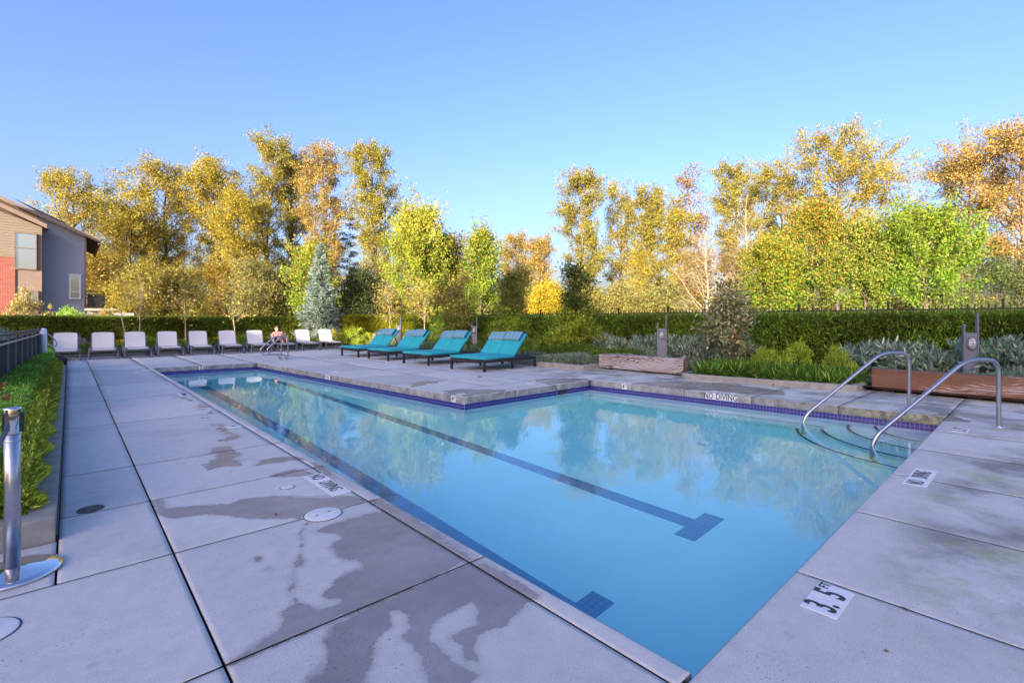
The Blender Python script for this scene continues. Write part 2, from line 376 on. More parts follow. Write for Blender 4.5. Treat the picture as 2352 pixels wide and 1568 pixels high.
# outlines of the damp patches on the deck, of the dry islands in them, and a crack (metres)
WET=[
 [(1.15,3.17),(1.2,3.09),(1.25,3.01),(1.25,2.94),(1.18,2.92),(1.15,2.87),(1.14,2.76),(1.13,2.69),(1.16,2.64),(1.21,2.62),(1.2,2.56),(1.18,2.52),(1.12,2.53),(1.06,2.51),(1.01,2.49),(0.99,2.44),(0.93,2.42),(0.92,2.38),(0.92,2.34),(0.96,2.31),(0.96,2.28),(0.92,2.27),(0.88,2.28),(0.86,2.32),(0.82,2.4),(0.81,2.42),(0.76,2.41),(0.72,2.38),(0.7,2.3),(0.67,2.26),(0.6,2.24),(0.54,2.21),(0.49,2.19),(0.45,2.2),(0.44,2.14),(0.66,2.15),(0.98,2.15),(1.65,2.17),(1.71,2.16),(1.73,2.27),(1.75,3.04),(1.58,3.2),(1.43,3.2),(1.25,3.19)],
 [(0.87,2.14),(0.84,2.12),(0.8,2.07),(0.78,1.99),(0.75,1.94),(0.71,1.9),(0.66,1.88),(0.62,1.77),(1.0,1.43),(1.09,1.43),(1.15,1.45),(1.29,1.64),(1.43,1.61),(1.64,1.67),(1.72,1.67),(1.73,1.82),(1.73,2.12),(1.65,2.16)],
 [(0.45,4.5),(0.53,4.49),(0.52,4.27),(0.61,4.22),(0.74,4.15),(0.87,4.05),(0.97,4.11),(1.15,4.02),(1.27,3.92),(1.3,3.85),(1.41,3.76),(1.57,3.65),(1.63,3.58),(1.65,3.42),(1.45,3.42),(1.4,3.44),(1.2,3.46),(1.17,3.41),(1.08,3.49),(0.9,3.66),(0.8,3.83),(0.7,3.94),(0.54,4.0),(0.47,4.09),(0.44,4.28)],
 [(1.25,4.97),(1.39,5.13),(1.5,5.18),(1.64,5.06),(1.73,4.85),(1.66,4.83),(1.57,4.93),(1.52,4.86),(1.38,4.93),(1.26,4.9)],
 [(1.27,4.52),(1.37,4.59),(1.51,4.6),(1.57,4.54),(1.61,4.33),(1.51,4.34),(1.38,4.41)],
 [(1.37,7.22),(1.44,7.0),(1.47,6.54),(1.38,6.19),(1.25,6.07),(1.36,6.46)],
 [(1.15,5.94),(1.24,6.01),(1.32,5.86),(1.24,5.32),(1.18,5.03),(1.04,5.11),(0.93,5.1),(0.99,5.38),(1.07,5.67)],
 [(1.73,4.85),(1.75,4.46),(1.7,4.1),(1.66,4.03),(1.65,4.29),(1.68,4.58)],
 [(1.66,3.44),(1.74,3.41),(1.77,3.17),(1.75,2.7),(1.75,2.31),(1.65,2.28),(1.64,3.38)],
 [(1.37,7.26),(1.43,7.28),(1.44,6.96),(1.35,7.0)],
 [(1.4,10.47),(1.54,10.2),(1.58,8.88),(1.5,8.45),(1.49,9.62)],
 [(8.94,6.05),(10.18,5.53),(10.38,4.54),(10.15,3.36),(9.56,3.16),(9.14,3.68),(9.1,4.32),(8.83,4.89)],
 [(7.88,7.85),(8.23,7.87),(8.9,7.26),(8.77,7.04),(8.19,6.93),(7.45,7.02),(7.67,7.62)],
 [(5.44,9.24),(5.81,9.31),(6.19,9.06),(5.89,8.92),(5.05,8.58)],
 [(5.33,7.76),(5.65,7.79),(6.28,7.21),(6.39,6.95),(5.17,6.89),(5.1,7.37)],
 [(0.76,3.04),(0.8,3.05),(0.82,3.02),(0.8,2.96),(0.77,2.97)],
 [(0.77,2.85),(0.8,2.86),(0.82,2.81),(0.8,2.8)],
 [(0.94,2.85),(0.98,2.88),(0.99,2.81),(0.96,2.74),(0.92,2.75),(0.89,2.74)],
 [(0.81,2.56),(0.85,2.6),(0.86,2.58),(0.83,2.54),(0.82,2.54)],
 [(1.45,8.14),(1.57,8.48),(1.54,8.06),(1.4,7.69)],
 [(9.05,1.13),(9.62,0.96),(9.18,0.81),(8.85,0.62),(8.61,1.03)],
]
DRY=[
 [(1.1,2.04),(1.14,2.04),(1.14,1.99),(1.12,1.9),(1.07,1.86),(1.04,1.87),(1.05,1.79),(1.03,1.69),(1.02,1.61),(0.94,1.48),(0.79,1.62),(0.83,1.74),(0.87,1.76),(0.91,1.83),(0.98,1.92),(1.05,1.93)],
 [(1.2,1.84),(1.29,1.85),(1.43,1.85),(1.43,1.81),(1.35,1.71),(1.28,1.72),(1.2,1.72),(1.19,1.68),(1.2,1.64),(1.17,1.57),(1.2,1.52),(1.15,1.45),(1.15,1.5),(1.13,1.57),(1.13,1.67),(1.14,1.76)],
]
CRACK= [(1.18,3.32),(1.08,3.18),(1.06,3.06),(0.99,2.9),(0.9,2.75),(0.88,2.7),(0.86,2.61),(0.82,2.56),(0.81,2.43)]

# ------------------------------------------------------------------ damp patches as a distance field
def seg_dist(P, a, b):
    a = np.array(a); b = np.array(b); d = b-a; L2 = (d@d)+1e-12
    t = np.clip(((P-a)@d)/L2, 0, 1); q = a+t[:, None]*d
    return np.hypot(*(P-q).T)
def sdf(P, poly):
    poly = np.array(poly); n = len(poly); dist = np.full(len(P), 1e9); ins = np.zeros(len(P), bool)
    for i in range(n):
        a, b = poly[i], poly[(i+1) % n]
        dist = np.minimum(dist, seg_dist(P, a, b))
        c = ((a[1] > P[:, 1]) != (b[1] > P[:, 1]))
        if abs(b[1]-a[1]) > 1e-9: ins ^= c & (P[:, 0] < (b[0]-a[0])*(P[:, 1]-a[1])/(b[1]-a[1])+a[0])
    return np.where(ins, dist, -dist)
def wetness(P):
    w = np.full(len(P), -1.0)
    for k, poly in enumerate(WET):
        q = np.array(poly); lo = q.min(0)-.5; hi = q.max(0)+.5
        m = (P[:, 0] > lo[0]) & (P[:, 0] < hi[0]) & (P[:, 1] > lo[1]) & (P[:, 1] < hi[1])
        if m.any(): w[m] = np.maximum(w[m], sdf(P[m], poly))
    for poly in DRY:
        m = (np.abs(P[:, 0]-1.1) < 1) & (np.abs(P[:, 1]-1.7) < 1)
        if m.any(): w[m] = np.minimum(w[m], -sdf(P[m], poly))
    m = (np.abs(P[:, 0]-1.0) < .4) & (np.abs(P[:, 1]-2.85) < .6)
    if m.any():
        d = np.full(m.sum(), 1e9)
        for a, b in zip(CRACK, CRACK[1:]): d = np.minimum(d, seg_dist(P[m], a, b))
        w[m] = np.maximum(w[m], .006-d)
    return w

# ------------------------------------------------------------------ the pool outline (metres, deck edge)
ZW = -0.215
PA, PB, PC, PD, PE, PF = (1.768, .90), (1.757, 17.1), (4.44, 16.97), (5.138, 6.88), (8.738, 6.95), (9.06, .925)
POOL = [PA, PF, PE, PD, PC, PB]          # counter-clockwise
def offset_poly(poly, d):
    out = []; n = len(poly)
    for i in range(n):
        p0, p1, p2 = [Vector(poly[(i+k-1) % n]) for k in range(3)]
        e1 = (p1-p0).normalized(); e2 = (p2-p1).normalized()
        n1 = Vector((e1.y, -e1.x)); n2 = Vector((e2.y, -e2.x)); m = (n1+n2)
        m = m/(m.length_squared)*2; out.append(tuple(p1+m*d))
    return out
WALL = offset_poly(POOL, .022)           # tiled wall a little behind the coping edge
OUT = offset_poly(POOL, .10)

# ground: one sheet to the horizon with a hole for the basin
def ring_mesh(outer, inner, z, name):
    bm = bmesh.new(); ed = []
    for poly in (outer, inner):
        vs_ = [bm.verts.new((x, y, z)) for x, y in poly]
        ed += [bm.edges.new((vs_[i], vs_[(i+1) % len(vs_)])) for i in range(len(vs_))]
    bmesh.ops.triangle_fill(bm, edges=ed, use_beauty=True)
    for f in bm.faces:
        if f.normal.z < 0: f.normal_flip()
    me = bpy.data.meshes.new(name); bm.to_mesh(me); bm.free(); return me
def groundmat():
    m, nt, N, L, P = newmat('meadow_ground')
    tc = N.new('ShaderNodeTexCoord'); n = N.new('ShaderNodeTexNoise'); n.inputs['Scale'].default_value = .35; n.inputs['Detail'].default_value = 8
    r = N.new('ShaderNodeValToRGB'); r.color_ramp.elements[0].color = (.035, .03, .018, 1); r.color_ramp.elements[1].color = (.10, .10, .03, 1)
    r.color_ramp.elements[0].position = .35; r.color_ramp.elements[1].position = .65
    L.new(tc.outputs['Object'], n.inputs['Vector']); L.new(n.outputs['Fac'], r.inputs[0]); L.new(r.outputs[0], P.inputs['Base Color']); P.inputs['Roughness'].default_value = .95
    return m
S = 1500
link('ground', ring_mesh([(-S, -S), (S, -S), (S, S), (-S, S)], OUT, -.105, 'ground'), groundmat(), kind='structure')

# ------------------------------------------------------------------ deck of separate slabs with recessed joints
deck = empty('pool_deck', (0, 0, 0), kind='structure')
def slab(p00, p10, p11, p01, gap=(1, 1, 1, 1), thick=.125):
    """corners counter-clockwise; gap flags for the sides bottom, right, top, left"""
    Q = [np.array(p, float) for p in (p00, p10, p11, p01)]
    G = .0044
    def inset(Q, ds):
        out = []
        for i in range(4):
            a, b, c = Q[i-1], Q[i], Q[(i+1) % 4]
            e1 = (b-a)/np.linalg.norm(b-a); e2 = (c-b)/np.linalg.norm(c-b)
            n1 = np.array([-e1[1], e1[0]]); n2 = np.array([-e2[1], e2[0]])
            A = np.array([n1, n2]); r = np.array([n1@b+ds[i-1], n2@b+ds[i]]); out.append(np.linalg.solve(A, r))
        return out
    O = inset(Q, [G*g for g in gap]); T = inset(O, [.0006 if g else .010 for g in gap])
    cen = sum(Q)/4; dist = max(1.2, np.hypot(*cen)-.8)
    st = min(.35, max(.024, dist*.0085))
    lx = max(np.linalg.norm(Q[1]-Q[0]), np.linalg.norm(Q[2]-Q[3])); ly = max(np.linalg.norm(Q[3]-Q[0]), np.linalg.norm(Q[2]-Q[1]))
    nx = max(1, int(lx/st)); ny = max(1, int(ly/st))
    u = np.linspace(0, 1, nx+1); v = np.linspace(0, 1, ny+1); U, V = np.meshgrid(u, v)
    def bil(K): return ((1-U)*(1-V))[..., None]*K[0]+(U*(1-V))[..., None]*K[1]+(U*V)[..., None]*K[2]+((1-U)*V)[..., None]*K[3]
    top = bil(T).reshape(-1, 2); outr = bil(O).reshape(-1, 2)
    W_ = nx+1
    per = [j for j in range(nx)]+[j*W_+nx for j in range(ny)]+[ny*W_+j for j in range(nx, 0, -1)]+[j*W_ for j in range(ny, 0, -1)]
    n0 = len(top); m = len(per)
    ringv = outr[per]
    Vv = np.concatenate([np.c_[top, np.zeros(n0)], np.c_[ringv, np.full(m, -.003)], np.c_[ringv, np.full(m, -thick)]])
    i = np.arange(ny)[:, None]*W_+np.arange(nx)[None, :]; i = i.ravel()
    F = np.stack([i, i+1, i+1+W_, i+W_], 1)
    k = np.arange(m); k2 = (k+1) % m; per = np.array(per)
    F1 = np.stack([per[k2], per[k], n0+k, n0+k2], 1); F2 = np.stack([n0+k2, n0+k, n0+m+k, n0+m+k2], 1)
    me = quadmesh('slab', Vv, np.concatenate([F, F1, F2]))
    wv = wetness(Vv[:, :2].copy())
    a = me.attributes.new('wet', 'FLOAT', 'POINT'); a.data.foreach_set('value', wv.astype(np.float32))
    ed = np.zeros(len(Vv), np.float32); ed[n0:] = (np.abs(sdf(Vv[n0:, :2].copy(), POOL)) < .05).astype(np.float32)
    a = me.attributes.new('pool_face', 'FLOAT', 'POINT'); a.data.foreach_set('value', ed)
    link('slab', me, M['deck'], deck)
def quadmesh(name, V, F):
    me = bpy.data.meshes.new(name); V = np.asarray(V, np.float32); F = np.asarray(F, np.int32)
    k = F.shape[1]
    me.vertices.add(len(V)); me.vertices.foreach_set('co', V.ravel())
    me.loops.add(F.size); me.loops.foreach_set('vertex_index', F.ravel())
    me.polygons.add(len(F)); me.polygons.foreach_set('loop_start', np.arange(len(F), dtype=np.int32)*k)
    me.update(calc_edges=True); return me
def lerp(a, b, t): return a+(b-a)*t
def xCD(y): return lerp(PD[0], PC[0], (y-PD[1])/(PC[1]-PD[1]))
def xEF(y): return lerp(PF[0], PE[0], (y-PF[1])/(PE[1]-PF[1]))
def xAB(y): return lerp(PA[0], PB[0], (y-PA[1])/(PB[1]-PA[1]))
def yDE(x): return lerp(PD[1], PE[1], (x-PD[0])/(PE[0]-PD[0]))
XL = -.05
yl = [.91, 2.165, 3.41, 4.52, 5.71, 8.2, 10.7, 13.2, 17.1]
for a, b in zip(yl, yl[1:]):
    la = XL
    if b > 4.6 or a > 4.4: slab((XL, a), (.45, a), (.45, b), (XL, b))
    elif a > 3.3: slab((XL, a), (.45, a), (.45, b), (XL, b)); slab((-1.6, a), (XL, a), (XL, 4.075), (-1.6, 4.075), (1, 1, 1, 1))
    else: slab((-1.6, a), (.45, a), (.45, b), (-1.6, b))
    slab((.45, a), (1.655, a), (1.655, b), (.45, b)); slab((1.655, a), (xAB(a), a), (xAB(b), b), (1.655, b), (1, 0, 1, 1))
for a, b in zip([-1.6, .45, 1.66], [.45, 1.66, 1.66]):
    if b > a: slab((a, -1.0), (b, -1.0), (b, .91), (a, .91))
nx_ = [1.66, 2.90, 4.13, 5.38, 6.61, 7.84, 9.06, 10.35, 11.6, 12.8]
for a, b in zip(nx_, nx_[1:]):
    ya = lerp(PA[1], PF[1], (a-PA[0])/(PF[0]-PA[0])) if a < 9 else .925; yb = lerp(PA[1], PF[1], (b-PA[0])/(PF[0]-PA[0])) if b < 9.1 else .925
    if a < 2: slab((a, -1.0), (b, -1.0), (b, yb), (PA[0], PA[1]) if False else (a, ya), (1, 1, 0, 1))
    else: slab((a, -1.0), (b, -1.0), (b, yb), (a, ya), (1, 1, 0 if b < 9.1 else 1, 1))
for a, b in zip([-4.2, -1.6, .45, 1.66, 4.13, 6.61, 9.06, 11.6], [-1.6, .45, 1.66, 4.13, 6.61, 9.06, 11.6, 14.0]): slab((a, -4.0), (b, -4.0), (b, -1.0), (a, -1.0))
for a, b in ((-1.0, .91), (.91, 2.165), (2.165, 3.41), (3.41, 4.075)): slab((-4.2, a), (-1.6, a), (-1.6, b), (-4.2, b))
yr = [.925, 2.2, 3.5, 4.75, 5.9, 6.95]
for a, b in zip(yr, yr[1:]):
    slab((xEF(a), a), (10.35, a), (10.35, b), (xEF(b), b), (1, 1, 1, 0)); slab((10.35, a), (11.6, a), (11.6, b), (10.35, b))
cols = [None, 6.4, 7.6, 8.738, 10.0, 11.3]
rows = [None, 7.76, 9.3, 10.9, 12.5, 14.6, 16.97]
for i in range(6):
    for j in range(5):
        x0 = cols[j]; x1 = cols[j+1]; y0, y1 = rows[i], rows[i+1] if i+1 < 7 else 0
        if i == 0: ya = lambda x: yDE(x) if x <= 8.74 else 6.95
        else: ya = lambda x, y0=y0: y0
        xa = lambda y, x0=x0: xCD(y) if x0 is None else x0
        A_ = xa(6.88 if i == 0 else y0)
        slab((A_, ya(A_)), (x1, ya(x1)), (x1, y1), (xa(y1), y1), (0 if i == 0 and j < 3 else 1, 1, 1, 0 if j == 0 else 1))
for y0, y1 in ((17.1, 18.5), (18.5, 20.6), (20.6, 23.9)):
    for x0, x1 in ((XL, .45), (.45, 1.655), (1.655, 3.0), (3.0, 4.44), (4.44, 6.4), (6.4, 8.74), (8.74, 11.3)):
        a0 = y0
        if y0 == 17.1:
            f = lambda x: 16.97 if x >= 4.4 else (17.1 if x <= 1.76 else lerp(17.1, 16.97, (x-1.757)/(4.44-1.757)))
            slab((x0, f(x0)), (x1, f(x1)), (x1, y1), (x0, y1), (0 if 1.6 < x0 < 4 else 1, 1, 1, 1))
        else: slab((x0, a0), (x1, a0), (x1, y1), (x0, y1))

# ------------------------------------------------------------------ pool basin
basin = empty('pool_basin', (0, 0, 0), kind='structure')
def zfloor(y): return ZW-.92-(y-.9)*.025
b = MB()
n = len(WALL)
for i in range(n):
    p, q = WALL[i], WALL[(i+1) % n]
    b.add([(*p, -.12), (*q, -.12), (*q, zfloor(q[1])), (*p, zfloor(p[1]))], [(0, 1, 2, 3)])
b.build('basin_wall', M['plaster'], basin)
b = MB(); b.add([(x, y, zfloor(y)) for x, y in offset_poly(POOL, .03)], [tuple(range(n))]); b.build('basin_floor', M['plaster'], basin)
# waterline tiles: three rows of small cobalt tiles proud of a pale grout bed
b = MB(); g = MB(); pitch = .052
for i in range(n):
    p, q = Vector(WALL[i]), Vector(WALL[(i+1) % n]); e = (q-p); Ln = e.length; e.normalize(); nin = Vector((-e.y, e.x))
    g.add([(*(p+nin*.003), -.124), (*(q+nin*.003), -.124), (*(q+nin*.003), -.29), (*(p+nin*.003), -.29)], [(0, 1, 2, 3)])
    k = int(Ln/pitch); st = Ln/k; h = (st-.006)/2
    for r_ in range(3):
        zc = -.128-.026-.052*r_
        for j in range(k):
            if i in (2,) and abs((1-(j+.5)/k)*3.6-2.62) < .16 and r_ < 2: continue   # skimmer mouth
            c_ = p+e*(st*(j+.5)); a_ = c_-e*h+nin*.006; d_ = c_+e*h+nin*.006
            a0 = c_-e*h+nin*.003; d0 = c_+e*h+nin*.003; z0, z1 = zc-.023, zc+.023
            b.add([(*a_, z0), (*d_, z0), (*d_, z1), (*a_, z1), (*a0, z0), (*d0, z0), (*d0, z1), (*a0, z1)],
                  [(0, 1, 2, 3), (3, 2, 6, 7), (1, 5, 6, 2), (4, 0, 3, 7)])
b.build('waterline_tiles', M['blue_tile'], basin, kind='stuff'); g.build('grout_bed', M['grout'], basin)
p, q = Vector(WALL[2]), Vector(WALL[3]); e = (q-p).normalized(); sk = p+e*.98
MB().box((*sk, -.19), (.30, .02, .12), rz=math.atan2(e.y, e.x)).build('skimmer_mouth', M['ink'], basin)
# bench ledge along the right wall
b = MB(); b.prism([(8.62, 2.3), (9.2, 2.3), (8.9, 7.1), (8.36, 7.1)], -2.2, ZW-.40); b.build('bench', M['plaster'], basin)
b = MB(); b.add([(8.62, 2.3, ZW-.396), (8.655, 2.3, ZW-.396), (8.395, 7.0, ZW-.396), (8.36, 7.0, ZW-.396)], [(0, 1, 2, 3)]); b.build('edge_stripe', M['nosing'], basin)
# curved corner steps
CX0, CY0 = 9.10, .93
for R_, dep in ((1.83, .75), (1.50, .55), (1.16, .36), (.82, .17)):
    pts = [(CX0+R_*math.cos(PI/2-.12+(PI/2+.3)*t/40), CY0+R_*math.sin(PI/2-.12+(PI/2+.3)*t/40)) for t in range(41)]
    b = MB(); b.prism([(CX0+.15, CY0-.15)]+pts, -2.0+dep*.3, ZW-dep); b.build('step', M['plaster'], basin)
    ip = [(CX0+(R_-.045)*(x-CX0)/R_, CY0+(R_-.045)*(y-CY0)/R_) for x, y in pts]
    b = MB(); b.add([(x, y, ZW-dep+.004) for x, y in pts+ip], [(i, i+1, 41+i+1, 41+i) for i in range(40)]); b.build('edge_stripe', M['nosing'], basin)
# lane lines of small tiles with T ends
tile = MB().box((0, 0, 0), (.046, .046, .006)).mesh('lane_tile'); tile.materials.append(M['lane_tile'])
cnt = 0
for xc in (2.60, 4.38):
    far = MB(); near = []
    for j in range(12):
        for i in range(4): near.append((xc-.275+.05*j, 2.08+.025+.05*i))
    for i in range(0, 260):
        y = 2.28+.025+.05*i
        for j in range(4):
            P_ = (xc-.075+.05*j, y)
            if y < 3.85 and cnt < 9999 and i < 24: near.append(P_)
            else: far.box((P_[0], P_[1], zfloor(P_[1])+.004), (.046, .046, .006))
    for j in range(12):
        for i in range(4): far.box((xc-.275+.05*j, 15.31+.05*i, zfloor(15.3)+.004), (.046, .046, .006))
    far.build('lane_line', M['lane_tile'], basin, kind='stuff')
    for x, y in near: link('lane_tile', tile, None, basin, loc=(x, y, zfloor(y)+.004))
# water: a closed body that fills the basin
b = MB(); wp = offset_poly(POOL, .035)
b.add([(x, y, ZW) for x, y in wp]+[(x, y, -1.75) for x, y in wp], [tuple(range(n)), tuple(range(2*n-1, n-1, -1))]+[((i+1) % n, i, n+i, n+(i+1) % n) for i in range(n)])
b.build('water', M['water'], kind='structure')

# ------------------------------------------------------------------ lettering
def lettering(text, size, sx=.62, depth=.0008, bold=.0):
    cu = bpy.data.curves.new('lettering', 'FONT'); cu.body = text; cu.size = size; cu.align_x = 'CENTER'; cu.align_y = 'CENTER'
    cu.extrude = depth; cu.offset = bold; cu.resolution_u = 3
    o = bpy.data.objects.new('tmp', cu); C.objects.link(o); dg = bpy.context.evaluated_depsgraph_get()
    me = bpy.data.meshes.new_from_object(o.evaluated_get(dg)); bpy.data.objects.remove(o); bpy.data.curves.remove(cu)
    for v in me.vertices: v.co.x *= sx
    me.materials.clear(); me.materials.append(M['ink']); me.name = 'lettering'; return me
def marker(loc, rot, tiles, texts, label, group, tw=.152):
    """a row of square tiles; texts = (string, size, x, y) in the tile plane"""
    t = empty('depth_marker', loc, label=label, cat='pool sign', group=group); t.rotation_euler = rot
    w = tw*tiles
    tm = MB().box((0, 0, 0), (tw-.003, tw-.003, .005), b=.001).mesh('tile'); tm.materials.append(M['white_tile'])
    for k in range(tiles): link('tile', tm, None, t, loc=(-w/2+tw*(k+.5), 0, .0015))
    for s, size, x, y, sx, bo in texts: link('lettering', lettering(s, size, sx, bold=bo), None, t, loc=(x, y, .0052))
    return t
GD = 'depth and no diving markers round the pool'
NDT = [('NO', .155, -.215, 0, .56, .0008), ('DIVING', .155, .085, 0, .52, .0008)]
marker((1.575, 4.01, 0), (0, 0, -PI/2), 4, NDT, 'white NO DIVING tiles set in the deck between damp patches beside a small round lid', GD, .158)
marker((2.715, .707, 0), (0, 0, 0), 2, [('3.', .185, -.078, 0, .66, .0035), ('5', .185, .058, 0, .66, .0035), ('FT', .06, .125, .045, .9, .001)], 'white 3.5 FT tiles in the near deck at the bottom right of the pool', GD, .153)
marker((5.43, .72, 0), (0, 0, 0), 4, NDT, 'white NO DIVING tiles in the right deck short of the handrails', GD, .155)
marker((8.12, .70, 0), (0, 0, 0), 2, [('3.', .185, -.078, 0, .66, .0035), ('5', .185, .058, 0, .66, .0035), ('FT', .06, .125, .045, .9, .001)], 'white 3.5 tiles in the deck beside the foot of the front handrail', GD)
marker((1.55, 6.95, 0), (0, 0, -PI/2), 1, [('4', .15, -.03, 0, .7, .003)], 'single white depth tile on the left deck, nearest of the plain ones', GD)
marker((1.55, 10.6, 0), (0, 0, -PI/2), 3, NDT[:0]+[('NO DIVING', .11, 0, 0, .6, .001)], 'pale NO DIVING tiles on the left deck beside the long damp edge', GD)
marker((1.55, 12.6, 0), (0, 0, -PI/2), 2, [('4.5', .15, 0, 0, .7, .003)], 'two pale depth tiles on the left deck far along the lanes', GD)
marker((1.55, 16.4, 0), (0, 0, -PI/2), 2, [('5', .15, 0, 0, .7, .003)], 'faint pale tiles on the deck by the far left pool corner', GD)
marker((5.32, 7.22, 0), (0, 0, PI/2), 1, [('4', .15, 0, 0, .7, .003)], 'white tile on top of the deck at the inner pool corner', GD)
marker((9.10, 3.98, 0), (0, 0, PI/2-.05), 4, NDT, 'white NO DIVING tiles lying on the right deck above the upright NO DIVING sign', GD)
# upright tiles on the coping faces
dEF = math.atan2(PE[1]-PF[1], PE[0]-PF[0])
def face_marker(P0, P1, x, tiles, texts, label, zc=-.062, tw=.118):
    """on the coping face from P0 to P1 (left to right as seen from the water) where photo column x meets it"""
    a = np.array(P0); d = np.array(P1)-a; v = FW+RT*(x-CX)/FPX
    s = np.linalg.solve(np.array([v, -d]).T, a)[1]; u = d/np.linalg.norm(d); nrm = np.array([u[1], -u[0]])
    p = a+d*s+nrm*.001
    marker((p[0], p[1], zc), (PI/2, 0, math.atan2(u[1], u[0])), tiles, texts, label, GD, tw)
k_ = .118/.152
face_marker(PE, PF, 1656, 5, [('NO', .15, -.225, 0, .72, .002), ('DIVING', .15, .10, 0, .78, .002)], 'upright NO DIVING tiles on the coping face above the shallow water')
face_marker(PE, PF, 1434, 1, [('4', .13, -.02, 0, .8, .003), ('FT', .045, .034, .028, .9, .001)], 'upright 4 FT tile on the right coping face near the inner recess corner')
face_marker(PC, PD, 1042, 1, [('4', .13, -.02, 0, .8, .003), ('FT', .045, .034, .028, .9, .001)], 'upright 4 FT tile on the coping face at the jutting deck corner')
face_marker(PC, PD, 753, 2, [('4.5', .14, 0, 0, .8, .003)], 'upright 4.5 tiles on the coping face halfway along the lanes')
face_marker(PB, PC, 462, 1, [('5', .14, 0, 0, .9, .003)], 'upright 5 tile on the coping face at the far end of the lanes', tw=.122)

# ------------------------------------------------------------------ kerbs of the planting beds
def kerb(path, w, h, name, label, z0=-.1):
    """a low concrete kerb along a path, its planting side to the left of the path"""
    pts = [Vector(p) for p in path]; L_, R_ = [], []
    for i, p in enumerate(pts):
        d1 = (p-pts[i-1]).normalized() if i else (pts[1]-p).normalized(); d2 = (pts[i+1]-p).normalized() if i < len(pts)-1 else d1
        n1 = Vector((-d1.y, d1.x)); n2 = Vector((-d2.y, d2.x)); m = n1+n2; m = m/m.length_squared*2
        L_.append(p+m*w); R_.append(p)
    b = MB(); c = .01
    for i in range(len(pts)-1):
        pr = lambda k: [(*R_[k], z0), (*R_[k], h-c), (*(R_[k].lerp(L_[k], c/w)), h), (*(R_[k].lerp(L_[k], 1-c/w)), h), (*L_[k], h-c), (*L_[k], z0)]
        b.add(pr(i)+pr(i+1), [(j, j+1, 6+j+1, 6+j) for j in range(5)]+([tuple(range(5, -1, -1))] if i == 0 else [])+([tuple(range(6, 12))] if i == len(pts)-2 else []))
    return b.build(name, M['kerb'], label=label, cat='kerb')
def kerb_r(path, *a): return kerb(path[::-1], *a)
kerb([(11.60, 2.36), (11.03, 2.40), (10.94, 2.48), (10.80, 3.40), (10.50, 5.43), (10.53, 5.64), (10.64, 5.74), (11.30, 5.84)][::-1], .12, .125, 'planter_kerb', 'pale concrete kerb in front of the grassy bed between the two timber benches')
kerb([(11.40, 8.50), (10.36, 8.46), (10.28, 8.54), (10.22, 11.6), (10.6, 15.5), (11.1, 19.0), (11.2, 23.4)][::-1], .12, .13, 'planter_kerb', 'long low concrete kerb behind the four turquoise daybeds')
kerb([(11.3, 23.75), (4.0, 23.75), (-.9, 23.75)][::-1], .12, .10, 'planter_kerb', 'thin concrete kerb behind the row of white sling loungers')
# left planter: broad concrete edge with a black movement joint
def box_planter():
    t = empty('planter_wall', (0, 0, 0), label='low grey concrete planter wall under the clipped hedges on the left', cat='planter')
    MB().box((-.125, 11.1, .03), (.13, 13.66, .24), b=.004).build('side_wall', M['kerb'], t)
    MB().box((-1.06, 4.17, .03), (2.0, .18, .24), b=.01).build('end_wall', M['kerb'], t)
    MB().box((-.054, 11.0, .0), (.010, 13.8, .06)).build('joint_strip', M['ink'], t)
box_planter()
def bed(poly, z, name='planting_bed'):
    b = MB(); b.add([(x, y, z) for x, y in poly], [tuple(range(len(poly)))]); b.build(name, M['soil'], kind='structure')
bed([(11.2, -3), (17, -3), (17, 24.5), (11.3, 24.5), (11.2, 19.0), (10.75, 15.5), (10.36, 11.6), (10.42, 8.6), (11.4, 8.6), (11.36, 6.0), (11.2, 5.6), (10.66, 5.55), (10.93, 3.4), (11.08, 2.55), (11.3, 2.5)], .085)
bed([(-6, 23.88), (16, 23.88), (16, 30), (-6, 30)], .06)
bed([(-3.5, 4.2), (-.15, 4.2), (-.15, 23.6), (-3.5, 23.6)], .10)

# ------------------------------------------------------------------ timber benches
def timber(p0, p1, h, dep, m, name, label):
    a = Vector(p0); d = Vector(p1)-a; Ln = d.length; ang = math.atan2(d.y, d.x)
    t = empty(name, (a.x, a.y, 0), ang-PI/2, label=label, cat='bench', group='squared timber benches')
    # local y runs along the front face, +x points to the planting side
    s = 1 if True else -1
    b = MB(); nseg = 14; prof = lambda y: [(.0, .045), (.0, h-.012), (.012, h), (dep-.012, h), (dep, h-.012), (dep, .045)]
    V = []
    for i in range(nseg+1):
        y = Ln*i/nseg
        for x, z in prof(y): V.append((-s*(x)+random.uniform(-.003, .003), y, z+random.uniform(-.003, .003)))
    F = [(i*6+j, i*6+(j+1) % 6, (i+1)*6+(j+1) % 6, (i+1)*6+j) for i in range(nseg) for j in range(6)]
    b.add(V, F+[tuple(range(5, -1, -1)), tuple(range(nseg*6, nseg*6+6))]); b.build('beam', M[m], t)
    for y in (.25, Ln-.25): MB().box((-s*dep/2, y, .02), (dep*.6, .16, .05)).build('foot', M['black_metal'], t)
    if m == 'log_grey': MB().box((-s*dep/2, Ln+.002, (h+.045)/2), (dep-.02, .006, h-.07)).build('end_grain', M['log_red'], t, label='red brown stained sawn end')
    return t
timber((10.98, 8.42), (11.03, 5.92), .42, .27, 'log_grey', 'timber_bench', 'weathered grey squared timber bench with a red brown end between two kerbs')
timber((11.41, 2.24), (11.36, -1.2), .42, .30, 'log_red', 'timber_bench', 'red brown squared timber bench behind the handrails at the right')

